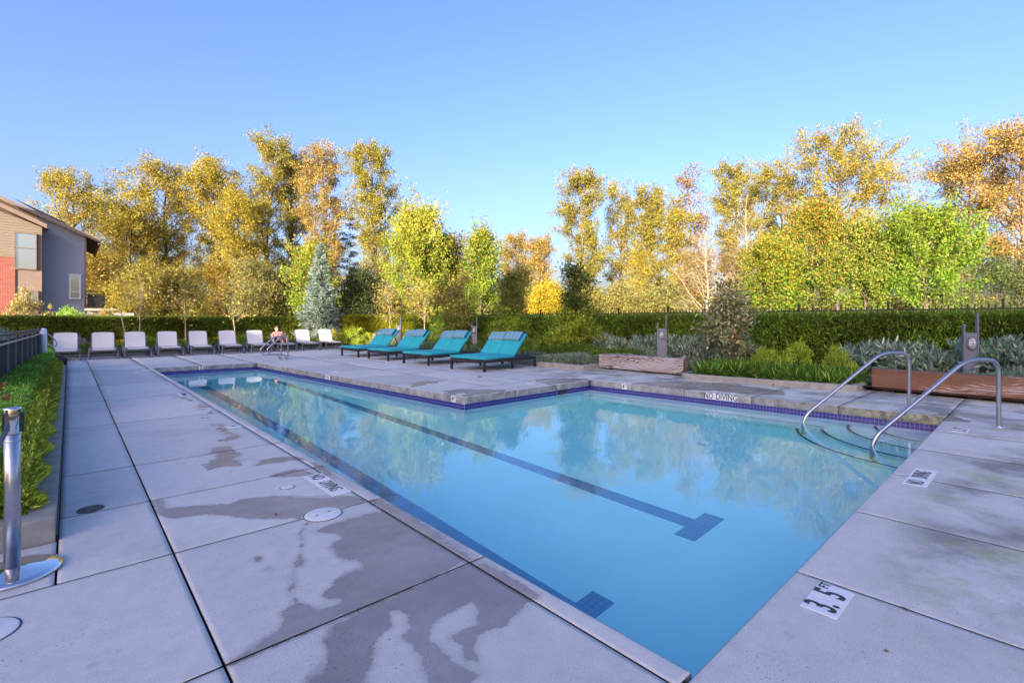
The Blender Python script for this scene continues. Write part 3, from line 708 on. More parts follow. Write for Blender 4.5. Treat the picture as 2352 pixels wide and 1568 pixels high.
# ------------------------------------------------------------------ white sling loungers
def lounger(back_ang=66, label=''):
    t = empty('pool_lounger', label=label, cat='lounger', group='white sling loungers in a row behind the pool')
    f = MB()
    for sx in (-1, 1):
        f.tube([(sx*.33, 0.02, .30), (sx*.335, .5, .325), (sx*.335, 1.2, .335), (sx*.33, 1.88, .325)], .028, 8)
    f.box((0, .03, .30), (.66, .06, .06), b=.015); f.box((0, 1.86, .32), (.66, .05, .05), b=.012); f.box((0, 1.18, .325), (.64, .04, .04))
    f.build('frame', M['resin'], t)
    for sx in (-1, 1):
        MB().tube([(sx*.37, .10, .33), (sx*.385, .09, .18), (sx*.385, .07, 0)], [.04, .034, .03], 8).build('leg', M['resin'], t)
        MB().tube(smoothpath([(sx*.36, .95, .33), (sx*.385, 1.12, .22), (sx*.385, 1.30, 0)], .2), [.045]*4+[.03]*4, 8).build('leg', M['resin'], t)
        MB().tube(smoothpath([(sx*.36, .90, .33), (sx*.385, .76, .20), (sx*.385, .62, 0)], .2), [.045]*4+[.03]*4, 8).build('leg', M['resin'], t)
        MB().tube([(sx*.36, 1.72, .33), (sx*.375, 1.76, 0)], .03, 8).build('leg', M['resin'], t)
        MB().box((sx*.375, 1.02, .365), (.06, .10, .06), b=.02).build('hinge_knob', M['resin'], t)
    b = MB(); nn = 8; V = []
    for i in range(nn+1):
        y = .05+1.07*i/nn
        for x in (-.30, -.15, 0, .15, .30): V.append((x, y, .352-.018*math.sin(PI*i/nn)*(1-(x/.3)**2)))
    b.add(V, [(i*5+j, i*5+j+1, (i+1)*5+j+1, (i+1)*5+j) for i in range(nn) for j in range(4)], True)
    b.add([(-.30, .05, .352), (.30, .05, .352), (.30, .05, .315), (-.30, .05, .315)], [(0, 1, 2, 3)]); b.build('seat_sling', M['sling'], t)
    a = math.radians(back_ang); ca, sa = math.cos(a), math.sin(a); y0, z0 = 1.14, .345
    P_ = lambda x, s, off=0: (x, y0+s*ca-off*sa, z0+s*sa+off*ca)
    L_ = .60
    bf = MB(); top = [P_(-.315, 0), P_(-.325, .3), P_(-.315, L_-.02), P_(-.28, L_+.015), P_(0, L_+.03), P_(.28, L_+.015), P_(.315, L_-.02), P_(.325, .3), P_(.315, 0)]
    bf.tube(smoothpath(top, .06, 3), .018, 6); bf.build('back_frame', M['resin'], t)
    b = MB(); V = []
    for i in range(nn+1):
        s = .01+(L_+.0)*i/nn
        for x in (-.305, -.15, 0, .15, .305): V.append(P_(x*(1 if i < nn else .93), s+(.025*(1-(x/.305)**2) if i == nn else 0), .016-.02*math.sin(PI*i/nn)*(1-(x/.305)**2)))
    b.add(V, [(i*5+j, i*5+j+1, (i+1)*5+j+1, (i+1)*5+j) for i in range(nn) for j in range(4)], True); b.build('back_sling', M['sling'], t)
    MB().box((0, 1.42, .25), (.5, .03, .03)).build('back_strut', M['resin'], t)
    return t
LX = [(-.10, 21.95, 'leftmost white sling lounger, nearest the white ring on the fence'),
      (.90, 21.95, 'white sling lounger second from the left, beside the lavender spikes'),
      (1.86, 22.0, 'white sling lounger in front of the forked bare young tree'),
      (2.85, 22.05, 'white sling lounger fourth from the left, before yellow flowers'),
      (3.88, 22.1, 'white sling lounger in front of the second young tree'),
      (4.95, 22.15, 'white sling lounger sixth from the left, before the third young tree'),
      (6.02, 22.2, 'white sling lounger just left of the steel grab rails'),
      (7.05, 22.2, 'white sling lounger carrying the sunbather'),
      (8.12, 22.3, 'white sling lounger right of the sunbather, its back half in sun'),
      (9.30, 22.6, 'rightmost white sling lounger with its back fully in the sun')]
L0 = lounger(66, LX[0][2])
for i, (x, y, lb) in enumerate(LX):
    if i == 7: o = lounger(38, lb)
    else: o = L0 if i == 0 else copy_tree(L0)
    o.location = (x, y, 0); o.rotation_euler.z = random.uniform(-.03, .03); o['label'] = lb

# ------------------------------------------------------------------ turquoise daybeds
def cushion(dx, dy, dz, name, m, parent, Mx):
    """soft box: rounded, slightly puffed"""
    bm = bmesh.new(); bmesh.ops.create_cube(bm, size=1)
    bmesh.ops.subdivide_edges(bm, edges=bm.edges[:], cuts=7, use_grid_fill=True)
    for v in bm.verts:
        x, y, z = v.co*2
        e = (1-abs(x)**6)*(1-abs(y)**6)
        rx = 1-.5*(abs(z)**4)*(dz/dx)*.5; ry = 1-.5*(abs(z)**4)*(dz/dy)*.5
        v.co = Vector((x*dx/2*rx, y*dy/2*ry, z*dz/2*(.72+.28*e**.5)+random.uniform(-.0015, .0015)))
    bm.transform(Mx); me = bpy.data.meshes.new(name); bm.to_mesh(me); bm.free()
    me.polygons.foreach_set('use_smooth', [True]*len(me.polygons))
    return link(name, me, M[m], parent)
def daybed(label):
    t = empty('daybed', label=label, cat='daybed', group='turquoise double daybeds')
    W_ = 1.36; Ln = 2.15
    f = MB()
    f.box((Ln/2, -W_/2+.03, .27), (Ln, .05, .075)); f.box((Ln/2, W_/2-.03, .27), (Ln, .05, .075))
    f.box((.03, 0, .27), (.05, W_-.08, .0751)); f.box((Ln-.03, 0, .27), (.05, W_-.08, .0751)); f.box((1.2, 0, .265), (.05, W_-.08, .05))
    for k in range(9): f.box((1.32+.09*k, 0, .285), (.05, W_-.1, .02))
    f.build('frame', M['dark_wood'], t)
    for x in (.04, Ln-.04):
        for s in (-1, 1): MB().box((x, s*(W_/2-.035), .115), (.06, .06, .23), b=.004).build('leg', M['dark_wood'], t)
    for s in (-1, 1):
        MB().box((1.15, s*(W_/2-.045), .125), (.05, .05, .21)).build('leg', M['dark_wood'], t)
    MB().box((.42, 0, .215), (.45, W_*.35, .04)).build('drawer', M['dark_wood'], t)
    cushion(1.24, W_, .10, 'seat_cushion', 'teal', t, Matrix.Translation((.62, 0, .355)))
    ang = math.radians(47); L_ = .80
    for s in (-1, 1):
        Mx = Matrix.Translation((1.20, s*W_/4, .37)) @ Matrix.Rotation(-ang, 4, 'Y') @ Matrix.Translation((L_/2, 0, .015))
        cushion(L_, W_/2-.004, .095, 'back_cushion', 'teal', t, Mx)
        Mp = Matrix.Translation((1.20, s*(W_/4-.01), .37)) @ Matrix.Rotation(-ang+.03*s, 4, 'Y') @ Matrix.Translation((L_-.17, 0, .095)) @ Matrix.Rotation(.02*s, 4, 'Z')
        o = cushion(.30, W_/2-.07, .12, 'pillow', 'stripe', t, Mp)
        b = MB(); 
        c = Mp @ Vector((-.145, 0, -.01)); d = Mp.to_3x3() @ Vector((0, 1, 0))
        b.tube([c-d*(W_/4-.05), c, c+d*(W_/4-.05)], .007, 6); b.build('piping', M['window_trim'], o)
    b = MB()
    for s in (-1, 1): b.tube([(1.85, s*.5, .29), (1.62, s*.5, .74)], .014, 6)
    b.build('back_prop', M['dark_wood'], t)
    return t
DB = [(7.93, 10.52, .10, 'nearest turquoise daybed, at the right end of the four'),
      (7.84, 13.02, .07, 'turquoise daybed second from the right, a lamp post just right of it'),
      (7.79, 15.38, .05, 'turquoise daybed third from the right, overlapping its farther neighbour'),
      (7.75, 17.55, .05, 'farthest turquoise daybed, nearest the white loungers')]
D0 = daybed(DB[0][3])
for i, (x, y, r_, lb) in enumerate(DB):
    o = D0 if i == 0 else copy_tree(D0)
    o.location = (x, y, 0); o.rotation_euler.z = r_; o['label'] = lb

# ------------------------------------------------------------------ handrails
def handrail(base, entry, label):
    a = Vector(base); u = (Vector(entry)-a); u.normalize()
    t = empty('handrail', (a.x, a.y, 0), math.atan2(u.y, u.x), label=label, cat='handrail', group='steel handrails over the corner steps')
    pts = smoothpath([(0, 0, 0), (0, 0, .855), (.43, 0, .855), (1.60, 0, -.075), (1.665, 0, -.22), (1.665, 0, -.96)], .17, 6)
    MB().tube(pts, .0245, 14).build('rail', M['steel'], t)
    MB().lathe([(.0, .0), (.058, .0), (.060, .004), (.056, .012), (.03, .016)], 24).build('base_flange', M['chrome'], t)
    MB().lathe([(.0, .0), (.058, .0), (.060, .004), (.056, .014), (.026, .05)], 24, (1.665, 0, ZW-.75)).build('base_flange', M['chrome'], t)
    return t
handrail((8.71, .392), (7.449, 1.439), 'front stainless steel handrail, its post on the near deck')
handrail((9.57, 1.408), (8.309, 2.497), 'rear stainless steel handrail, its post on the right deck')
# far grab rails
t = empty('grab_rail', (5.43, 17.8, 0), label='pair of looped steel grab rails on the far deck before the loungers', cat='grab rail')
for dx, dy in ((0, 0), (.18, -.12)):
    rail = MB().tube(smoothpath([(dx, dy, 0), (dx, dy, .80), (-.22+dx, dy, .80), (-.68+dx, dy, .38), (-.60+dx, dy, .19), (-.12+dx, dy, .19), (-.03+dx, dy, .0)], .11, 5), .021, 10).build('rail', M['steel'], t)
    MB().lathe([(0, 0), (.05, 0), (.05, .01), (.022, .02)], 16, (dx, dy, 0)).build('base_flange', M['chrome'], t)

# ------------------------------------------------------------------ lamp bollards
def bollard(x, y, rz, label):
    t = empty('lamp_bollard', (x, y, .08), rz, label=label, cat='lamp post', group='grey steel lamp posts in the planting')
    MB().box((0, 0, .52), (.20, .035, 1.04), b=.004).build('plate', M['grey_paint'], t)
    MB().box((-.115, 0, .60), (.028, .055, 1.20), b=.003).build('short_upright', M['grey_paint'], t)
    MB().box((.115, 0, .71), (.028, .055, 1.42), b=.003).build('tall_upright', M['grey_paint'], t)
    b = MB(); b.lathe([(.0, 0), (.085, 0), (.085, .02), (.07, .055), (.04, .075), (0, .08)], 20)
    Mx = Matrix.Translation((0, -.018, .84)) @ Matrix.Diagonal((.85, 1, 1.25, 1)) @ Matrix.Rotation(PI/2, 4, 'X')
    me = b.mesh('lamp_lens'); me.transform(Mx); o = link('lamp_lens', me, M['lens'], t)
    g = MB(); ring = [(.082*math.cos(a)*.9, -.05, .84+.118*math.sin(a)) for a in np.linspace(0, 2*PI, 25)]
    g.tube(ring, .006, 6, False)
    for xx in (-.03, .03): g.tube([(xx, -.045, .735), (xx, -.105, .80), (xx, -.105, .88), (xx, -.045, .945)], .005, 6)
    for zz in (.79, .84, .89): g.tube([(-.072, -.05, zz), (-.03, -.105, zz), (.03, -.105, zz), (.072, -.05, zz)], .005, 6)
    g.build('lamp_guard', M['grey_paint'], t)
bollard(12.5, .94, math.radians(-86)+.65, 'grey lamp post rising behind the front handrail, its lamp facing the camera')
bollard(12.5, 7.36, -.95, 'grey lamp post behind the weathered grey timber bench')
bollard(12.45, 15.95, -1.2, 'grey lamp post between the two nearest turquoise daybeds')
bollard(11.5, 20.5, -1.2, 'grey lamp post in sunlight behind the farthest turquoise daybed')

# ------------------------------------------------------------------ covers and drains in the deck
def lid(x, y, r, label, slots=False, name='access_lid'):
    t = empty(name, (x, y, 0), random.uniform(0, .6), label=label, cat='access lid', group='white round lids in the deck')
    MB().lathe([(0, 0), (r, 0), (r, .003), (r-.004, .006), (r-.008, .007), (0, .007)], 40).build('plate', M['white_plastic'], t)
    MB().lathe([(r+.001, .0), (r+.001, .0025), (r+.006, .0025), (r+.006, .0)], 40).build('rim', M['ink'], t)
    if slots:
        for s in (-1, 1): MB().box((s*.045, .0, .0075), (.022, .010, .002)).build('slot', M['ink'], t)
lid(1.31, 3.39, .122, 'large white round lid with two dark slots near the NO DIVING tiles', True)
lid(1.31, 4.14, .052, 'small white round lid between the damp patches')
lid(-.285, 3.08, .125, 'white round lid cut by the left edge of the photo')
lid(1.28, 15.8, .11, 'distant white lid on the left deck near the far pool corner')
lid(5.08, 16.45, .12, 'white lid on the far deck short of the grab rails')
lid(5.17, 12.6, .12, 'white lid on the deck above the 4.5 tiles')
lid(7.29, 7.40, .12, 'white lid on the deck between the nearest daybed and the pool recess')
def drain(x, y, r, label):
    t = empty('floor_drain', (x, y, 0), .3, label=label, cat='drain', group='dark round drains in the deck')
    b = MB(); b.lathe([(0, .0), (r, .0), (r, .003), (0, .003)], 36); b.build('plate', M['ink'], t)
    g = MB()
    for q in (.2, .42, .64, .86): g.lathe([(r*q, .003), (r*q, .006), (r*(q+.11), .006), (r*(q+.11), .003)], 36)
    for a in (0, PI/3, 2*PI/3): g.box((0, 0, .0052), (r*1.9, .006, .003), rz=a)
    g.build('grate', M['drain'], t)
drain(.115, 4.605, .078, 'dark round slotted drain on the left deck near the planter end')
drain(7.3, 9.15, .06, 'small dark drain on the deck in front of the nearest daybed')
drain(9.83, 8.62, .05, 'small dark drain beside the kerb near the grey timber bench')

# ------------------------------------------------------------------ queue post at the left edge
t = empty('barrier_post', (-.222, 3.70, 0), label='polished chrome barrier post with a black belt head at the left edge', cat='barrier post')
MB().lathe([(0, 0), (.198, 0), (.202, .006), (.198, .018), (.17, .026), (.06, .036), (.036, .042), (.0, .042)], 48).build('base', M['chrome'], t)
MB().lathe([(.0, .04), (.033, .04), (.033, .86), (.0, .86)], 32).build('tube', M['steel'], t)
MB().lathe([(0, 0), (.036, 0), (.037, .006), (.0372, .13), (.0355, .138), (0, .14)], 32, (0, 0, .75)).build('head', M['chrome'], t)
MB().box((0.004, -.0, .81), (.082, .05, .10), b=.004).build('belt_slot', M['black_metal'], t)
MB().lathe([(.0345, .71), (.0345, .716), (.033, .718)], 32).build('collar', M['steel'], t)
b = MB(); pts = [(-.01, -.036, .80), (-.05, -.14, .70), (-.10, -.26, .56), (-.16, -.42, .38)]
V = []
for p in pts: V += [(p[0], p[1], p[2]+.024), (p[0], p[1], p[2]-.024), (p[0]+.003, p[1]+.003, p[2]-.024), (p[0]+.003, p[1]+.003, p[2]+.024)]
b.add(V, [(i*4+j, i*4+(j+1) % 4, (i+1)*4+(j+1) % 4, (i+1)*4+j) for i in range(3) for j in range(4)]); b.build('belt', M['grey_paint'], t)

# ------------------------------------------------------------------ dark fence at the left
t = empty('pool_fence', (0, 0, 0), label='black panel fence with a pale steel rail along the left hedge', cat='fence')
fa = Vector((-.80, 9.2)); fb = Vector((-.60, 18.2)); fd = (fb-fa); nP = 8
for i in range(nP+1):
    p = fa+fd*(i/nP); MB().box((p.x, p.y, .58), (.05, .05, 1.12), b=.004).build('post', M['grey_paint'] if i else M['black_metal'], t)
for i in range(nP):
    p = fa+fd*((i+.5)/nP); w = fd.length/nP-.07; rz = math.atan2(fd.y, fd.x)
    MB().box((p.x, p.y, .58), (w, .012, .92), rz=rz).build('panel', M['fence_dark'], t)
mid = fa+fd*.5; rz = math.atan2(fd.y, fd.x)
MB().box((mid.x, mid.y, 1.12), (fd.length+.1, .06, .035), rz=rz, b=.004).build('top_rail', M['black_metal'], t)
MB().tube([(fa.x+.06, fa.y, 1.0), (fb.x+.06, fb.y, 1.0)], .016, 8).build('hand_rail', M['steel'], t)
t = empty('life_ring', (-.52, 18.1, .72), 0, label='white life ring with a rope loop hung on the end of the black fence', cat='life ring')
rr = [(0.02, .27*math.cos(a), .36*math.sin(a)) for a in np.linspace(0, 2*PI, 33)]
MB().tube(rr, .07, 10, False).build('ring', M['white_plastic'], t)
MB().tube(smoothpath([(.08, 0, .30), (.24, 0, .12), (.30, 0, -.02), (.22, 0, -.08), (.1, 0, .0)], .1), .018, 6).build('rope', M['rope'], t)

# ------------------------------------------------------------------ iron fence behind the right hedge
t = empty('iron_fence', (0, 0, 0), label='black iron picket fence showing just above the right hedge', cat='fence')
pk = MB().box((0, 0, .88), (.022, .022, 1.72)).mesh('picket'); pk.materials.append(M['black_metal'])
ps = MB().box((0, 0, .93), (.05, .05, 1.86)).mesh('post'); ps.materials.append(M['black_metal'])
FXX = 16.2
for i in range(216):
    y = -1.5+.12*i
    if i % 18 == 0: link('post', ps, None, t, loc=(FXX, y, 0))
    else: link('picket', pk, None, t, loc=(FXX, y, random.uniform(-.004, .004)))
for z in (1.63, .3): MB().box((FXX, 11.4, z), (.03, 26, .04)).build('rail', M['black_metal'], t)

# ------------------------------------------------------------------ foliage tools
LEAF_GAIN = 1.62
def unit(v): return v/np.maximum(np.linalg.norm(v, axis=1, keepdims=True), 1e-9)
def leafmesh(name, P, D, Ln, Wd, col, parent=None, flat=None, tri=False, **k):
    """one small pointed leaf (four corners) per point P, pointing along D"""
    n = len(P); D = unit(D)
    R = rng.normal(size=(n, 3)) if flat is None else np.tile(np.array(flat, float), (n, 1))+rng.normal(size=(n, 3))*.35
    S = unit(np.cross(D, R))
    Ln = np.broadcast_to(Ln, n)[:, None]; Wd = np.broadcast_to(Wd, n)[:, None]
    N_ = np.cross(D, S)
    if tri:
        V = np.stack([P-S*Wd*.5, P+S*Wd*.5, P+D*Ln], 1).reshape(-1, 3); F = np.arange(3*n).reshape(n, 3); me = quadmesh(name, V, F)
        a = me.color_attributes.new('tint', 'FLOAT_COLOR', 'POINT')
        a.data.foreach_set('color', np.repeat(np.c_[np.clip(col, 0, 1), np.ones(n)], 3, 0).astype(np.float32).ravel())
        return link(name, me, M['leaf'], parent, **k)
    V = np.stack([P, P+D*Ln*.5+S*Wd*.5+N_*Ln*.06, P+D*Ln, P+D*Ln*.5-S*Wd*.5+N_*Ln*.06], 1).reshape(-1, 3)
    F = np.arange(4*n).reshape(n, 4); me = quadmesh(name, V, F)
    a = me.color_attributes.new('tint', 'FLOAT_COLOR', 'POINT')
    c4 = np.repeat(np.c_[np.clip(col, 0, 1), np.ones(n)], 4, 0).astype(np.float32); a.data.foreach_set('color', c4.ravel())
    return link(name, me, M['leaf'], parent, **k)
def tints(n, base, var=.25, mix=None, frac=0.0, lum=.3):
    c = np.array(base)[None, :]*(1+rng.normal(size=(n, 3))*var*.35)
    if mix is not None:
        m = rng.random(n) < frac; c[m] = np.array(mix)*(1+rng.normal(size=(m.sum(), 3))*var*.35)
    return c*(np.exp(rng.normal(size=(n, 1))*lum))*LEAF_GAIN
def dirs(n, up=0.0):
    d = rng.normal(size=(n, 3)); d[:, 2] += up; return unit(d)

def bez(p, d, L, bend, n=5):
    """a limb polyline starting at p towards d, bending to the sky"""
    out = [p]; d = d/np.linalg.norm(d)
    for i in range(n):
        d = d+np.array([0, 0, bend])/n+rng.normal(size=3)*.07; d /= np.linalg.norm(d); out.append(out[-1]+d*L/n)
    return np.array(out)

def tree(name, label, cat, pos, H, R, kind='cottonwood', leafN=9000, leafL=.3, col=(.2, .15, .03), mix=None, frac=0., base=.25,
         group=None, limbs=22, clump=.7, bark='bark', trunk_r=None, lean=0., shape=None, lum=.3, topw=.35, leafW=.62, tri=False, low=None):
    t = empty(name, tuple(pos), label=label, cat=cat, group=group)
    tr = trunk_r or H*.014
    nz = 10; zz = np.linspace(0, H*.97, nz); off = np.cumsum(rng.normal(size=(nz, 2))*H*.006, 0); off[0] = 0
    lx = lean*RT*(zz/H)[:, None]*H
    TP = np.c_[off+lx, zz]
    wood = MB(); wood.tube([tuple(p) for p in TP], list(tr*(1-.86*zz/H)), 7)
    cl = []; cd = []; cs = []
    for i in range(limbs):
        f = base+(0.97-base)*((i+rng.random())/limbs)
        h = f*H*.97; k = min(int(f*(nz-1)), nz-2); a = f*(nz-1)-k; p = TP[k]*(1-a)+TP[k+1]*a
        u = (f-base)/(1-base)
        if shape: r = R*np.interp(u, *shape)
        elif kind == 'maple': r = R*np.interp(u, [0, .25, .6, .85, 1], [.7, 1, .86, .5, .10])
        elif kind == 'cone': r = R*(1-u)**.8
        else: r = R*np.interp(u, [0, .2, .55, .8, 1], [.55, .8, 1, .9, topw])
        r *= rng.uniform(.6, 1.12); az = i*2.399+rng.normal()*.5; hi_ = .25 if (kind == 'maple' and u > .65) else 0
        el = {'cottonwood': rng.uniform(.45, .95), 'maple': rng.uniform(.75, 1.15)+hi_, 'cone': rng.uniform(-.05, .2), 'bare': rng.uniform(.5, .9), 'round': rng.uniform(.1, .8)}[kind]
        d = np.array([math.cos(az)*math.cos(el), math.sin(az)*math.cos(el), math.sin(el)])
        L_ = min(r/max(.35, math.cos(el)), (H*1.0-p[2])/max(.3, math.sin(el)) if el > .3 else 1e9)
        L_ = max(L_, .12*R)
        B = bez(p, d, L_, .35 if kind != 'cone' else .15)
        r0 = tr*(1-.86*f)*.55
        wood.tube([tuple(q) for q in B], list(r0*np.linspace(1, .18, len(B))), 5, False)
        ns = {'cottonwood': 6, 'maple': 7, 'cone': 7, 'bare': 7, 'round': 6}[kind]
        for s in range(ns):
            g = rng.uniform(.25, 1.0); kk = min(int(g*5), 4); q = B[kk]*(1-(g*5-kk))+B[kk+1]*(g*5-kk)
            dd = unit((B[kk+1]-B[kk]+rng.normal(size=3)*np.linalg.norm(B[kk+1]-B[kk])*(.9 if kind != 'maple' else .5))[None])[0]
            if kind == 'maple': dd[2] = abs(dd[2])+.5; dd /= np.linalg.norm(dd)
            if kind == 'cone': dd[2] *= .3
            l2 = L_*rng.uniform(.25, .55)
            T = bez(q, dd, l2, .2, 3); wood.tube([tuple(x) for x in T], [r0*.35, r0*.25, r0*.16, r0*.08], 3, False)
            if kind == 'bare':
                for _ in range(3):
                    T2 = bez(T[rng.integers(1, 4)], dd+rng.normal(size=3)*.6, l2*.7, .2, 2); wood.tube([tuple(x) for x in T2], [r0*.16, r0*.12, r0*.06], 3, False)
            for q2 in (T[1], T[2], T[3]): cl.append(q2); cd.append(dd); cs.append(l2/3)
        cl.append(B[-1]); cd.append(unit((B[-1]-B[-2])[None])[0]); cs.append(L_*.15)
    cA = np.array(cl); zs = min(1.0, H/(cA[:, 2].max()+clump*1.6+(.04*H if kind == 'maple' else 0)))
    ax = lambda z: np.c_[np.interp(z, TP[:, 2], TP[:, 0]), np.interp(z, TP[:, 2], TP[:, 1])]
    rs = min(1.0, R/(np.percentile(np.hypot(*(cA[:, :2]-ax(cA[:, 2])).T), 93)+clump*.8))
    def fit(Q): Q = np.array(Q, float); o_ = ax(Q[:, 2]); Q[:, :2] = o_+(Q[:, :2]-o_)*rs; Q[:, 2] *= zs; return Q
    wood.v = [tuple(q) for q in fit(wood.v)]; cl = list(fit(cl))
    wood.build('trunk', M[bark], t)
    if leafN:
        cl = np.array(cl); cd = np.array(cd); cs = np.array(cs); w = np.exp(rng.normal(size=len(cl))*.5)*(cs+.15)
        idx = rng.choice(len(cl), leafN, p=w/w.sum()); g = rng.normal(size=(leafN, 3))*clump+cd[idx]*(rng.uniform(-.7, .7, leafN)*cs[idx])[:, None]
        if kind == 'maple': g = g*.6+cd[idx]*np.abs(rng.normal(size=(leafN, 1)))*clump*1.6
        if kind == 'cone': g[:, 2] *= .35; g = g*.6+cd[idx]*rng.random((leafN, 1))*clump
        P = cl[idx]+g; P[:, 2] = np.maximum(P[:, 2], .2)
        cc = tints(leafN, col, .25, None, 0, lum)
        if mix is not None:
            hi = rng.random(leafN) < frac*(2*np.clip(P[:, 2]/H, 0, 1)**1.5 if kind == 'maple' else 1)
            cc[hi] = tints(int(hi.sum()), mix, .25, None, 0, lum)
        if low is not None:
            lo_ = rng.random(leafN) < np.clip((.52-P[:, 2]/H)*8, 0, 1); cc[lo_] = tints(int(lo_.sum()), low, .25, None, 0, lum)
        cc = cc*np.exp(rng.normal(size=len(cl))*.14)[idx][:, None]
        D = dirs(leafN, -.25) if kind != 'maple' else unit(dirs(leafN)+cd[idx]*.8)
        leafmesh('crown', P, D, rng.uniform(.65, 1.2, leafN)*leafL, rng.uniform(.7, 1.1, leafN)*leafL*leafW, cc, t, tri=tri)
    return t

def shrub(name, label, cat, pos, w, d, h, n, leafL, col, mix=None, frac=0., up=.6, leafW=.35, group=None, rz=0, stems=True, dome=1.0, lum=.28, jag=.12):
    """a mound of foliage on a few stems: leaves through its outer shell"""
    t = empty(name, tuple(pos), rz, label=label, cat=cat, group=group)
    if stems:
        b = MB()
        for k in range(6):
            a = rng.random()*6.28; b.tube([(0, 0, -.02), (.2*w*math.cos(a), .2*d*math.sin(a), h*.4), (.36*w*math.cos(a), .36*d*math.sin(a), h*.75)], [.014, .01, .004], 4, False)
        b.build('stem', M['bark'], t)
    nc = max(12, int(n/60)); u = dirs(nc); u[:, 2] = np.abs(u[:, 2])*dome
    rad = rng.uniform(.55, 1.0, nc)**.5
    cen = u*rad[:, None]*np.array([w/2, d/2, h*.92]); cen[:, 2] = np.maximum(cen[:, 2], .04)
    idx = rng.integers(0, nc, n); sc = jag*min(w, h, 1.6)
    P = cen[idx]+rng.normal(size=(n, 3))*sc*.55; P[:, 2] = np.maximum(P[:, 2], .0)
    D = unit(unit(P+np.array([0, 0, .15]))*.9+dirs(n, up)*.9)
    cc = tints(n, col, .25, mix, frac, lum)*np.exp(rng.normal(size=nc)*.15)[idx][:, None]
    leafmesh('foliage', P, D, rng.uniform(.6, 1.2, n)*leafL, rng.uniform(.7, 1.1, n)*leafL*leafW, cc, t)
    return t

def hedge(name, label, x0, x1, y0, y1, z0, z1, n, leafL, leafW, col, mix=None, frac=0., up=1.0, group='clipped hedges', faces='all', lum=.3, rag=.05, spikes=0):
    t = empty(name, ((x0+x1)/2, (y0+y1)/2, z0), label=label, cat='hedge', group=group)
    hx, hy, h = (x1-x0)/2, (y1-y0)/2, z1-z0
    m = mat('hedge_heart', (.012, .016, .006), .9, 0, .5, 5) if 'hh' not in M else M['hh']; M['hh'] = m
    MB().box((0, 0, h*.47), (2*hx-.22, 2*hy-.22, h*.94-.06)).build('branch_core', m, t)
    A = {'-x': 2*hy*h, '+x': 2*hy*h, '-y': 2*hx*h, '+y': 2*hx*h, 'top': 4*hx*hy}
    if faces != 'all': A = {k: v for k, v in A.items() if k in faces}
    tot = sum(A.values()); Ps, Ds = [], []
    for k, v in A.items():
        m_ = int(n*v/tot); a = rng.uniform(-1, 1, m_); c = rng.random(m_)
        dep = np.abs(rng.normal(size=m_))*.07-rag*.6+rag*np.sin(a*hy*7+c*9)*.5
        if k == '-x': P = np.c_[-hx+dep, a*hy, c*h]; D = np.tile([-1., 0, 0], (m_, 1))
        elif k == '+x': P = np.c_[hx-dep, a*hy, c*h]; D = np.tile([1., 0, 0], (m_, 1))
        elif k == '-y': P = np.c_[a*hx, -hy+dep, c*h]; D = np.tile([0, -1., 0], (m_, 1))
        elif k == '+y': P = np.c_[a*hx, hy-dep, c*h]; D = np.tile([0, 1., 0], (m_, 1))
        else: P = np.c_[a*hx, rng.uniform(-1, 1, m_)*hy, h-dep]; D = np.tile([0, 0, 1.], (m_, 1))
        Ps.append(P); Ds.append(D)
    P = np.concatenate(Ps); D = np.concatenate(Ds); m_ = len(P)
    D = D*.8+dirs(m_)*.6+np.array([0, 0, up*.6])
    Ln = rng.uniform(.6, 1.3, m_)*leafL
    cc = tints(m_, col, .25, mix, frac, lum)
    cc *= (1+.25*np.sin(P[:, 0]*1.7+P[:, 1]*1.3+2*np.sin(P[:, 1]*.7)+P[:, 2]*2))[:, None]
    # tender new growth at the top of the hedge
    tip = np.clip((P[:, 2]/h-.72)/.28, 0, 1)*rng.random(m_); cc = cc*(1-tip[:, None])+np.array([.11, .16, .025])*tip[:, None]*(cc.mean()/max(cc.mean(), 1e-6))
    if spikes:
        S_ = np.c_[rng.uniform(-hx, hx, spikes), rng.uniform(-hy, hy, spikes), np.full(spikes, h-.03)]
        Sd = np.tile([0, 0, 1.], (spikes, 1))+rng.normal(size=(spikes, 3))*.2; SL = rng.uniform(.05, .15, spikes)
        P = np.r_[P, S_]; D = np.r_[D, Sd]; Ln = np.r_[Ln, SL]; cc = np.r_[cc, tints(spikes, (.10, .15, .025), .3)]
    leafmesh('foliage', P, D, Ln, np.minimum(Ln*.45, leafW), cc, t, tri=True)
    return t

def mass(name, poly_xy, z0, h, n, leafL, leafW, col, mix=None, frac=0., up=.8, lum=.3, bump_=.5, kind='stuff', bs=2.2):
    """ground cover over a polygon, its surface in low mounds"""
    q = np.array(poly_xy); lo, hi = q.min(0), q.max(0); pts = []
    while sum(map(len, pts)) < n:
        P = rng.uniform(lo, hi, (n, 2)); pts.append(P[sdf(P, poly_xy) > 0])
    P = np.concatenate(pts)[:n]
    hh = h*(1-bump_+bump_*(.5+.5*np.sin(P[:, 0]*bs+np.sin(P[:, 1]*bs*.8)*1.5)*np.sin(P[:, 1]*bs*1.1+1)))
    edge = np.clip(sdf(P, poly_xy)/.18, .15, 1); hh = hh*edge
    z = z0+hh*np.sqrt(rng.random(n))
    P3 = np.c_[P, z]; D = dirs(n, up)
    cc = tints(n, col, .25, mix, frac, lum)*(1+.22*np.sin(P[:, 0]*3.1+P[:, 1]*1.9))[:, None]
    return leafmesh(name, P3, D, rng.uniform(.6, 1.3, n)*leafL, rng.uniform(.7, 1.2, n)*leafW, cc, kind=kind)

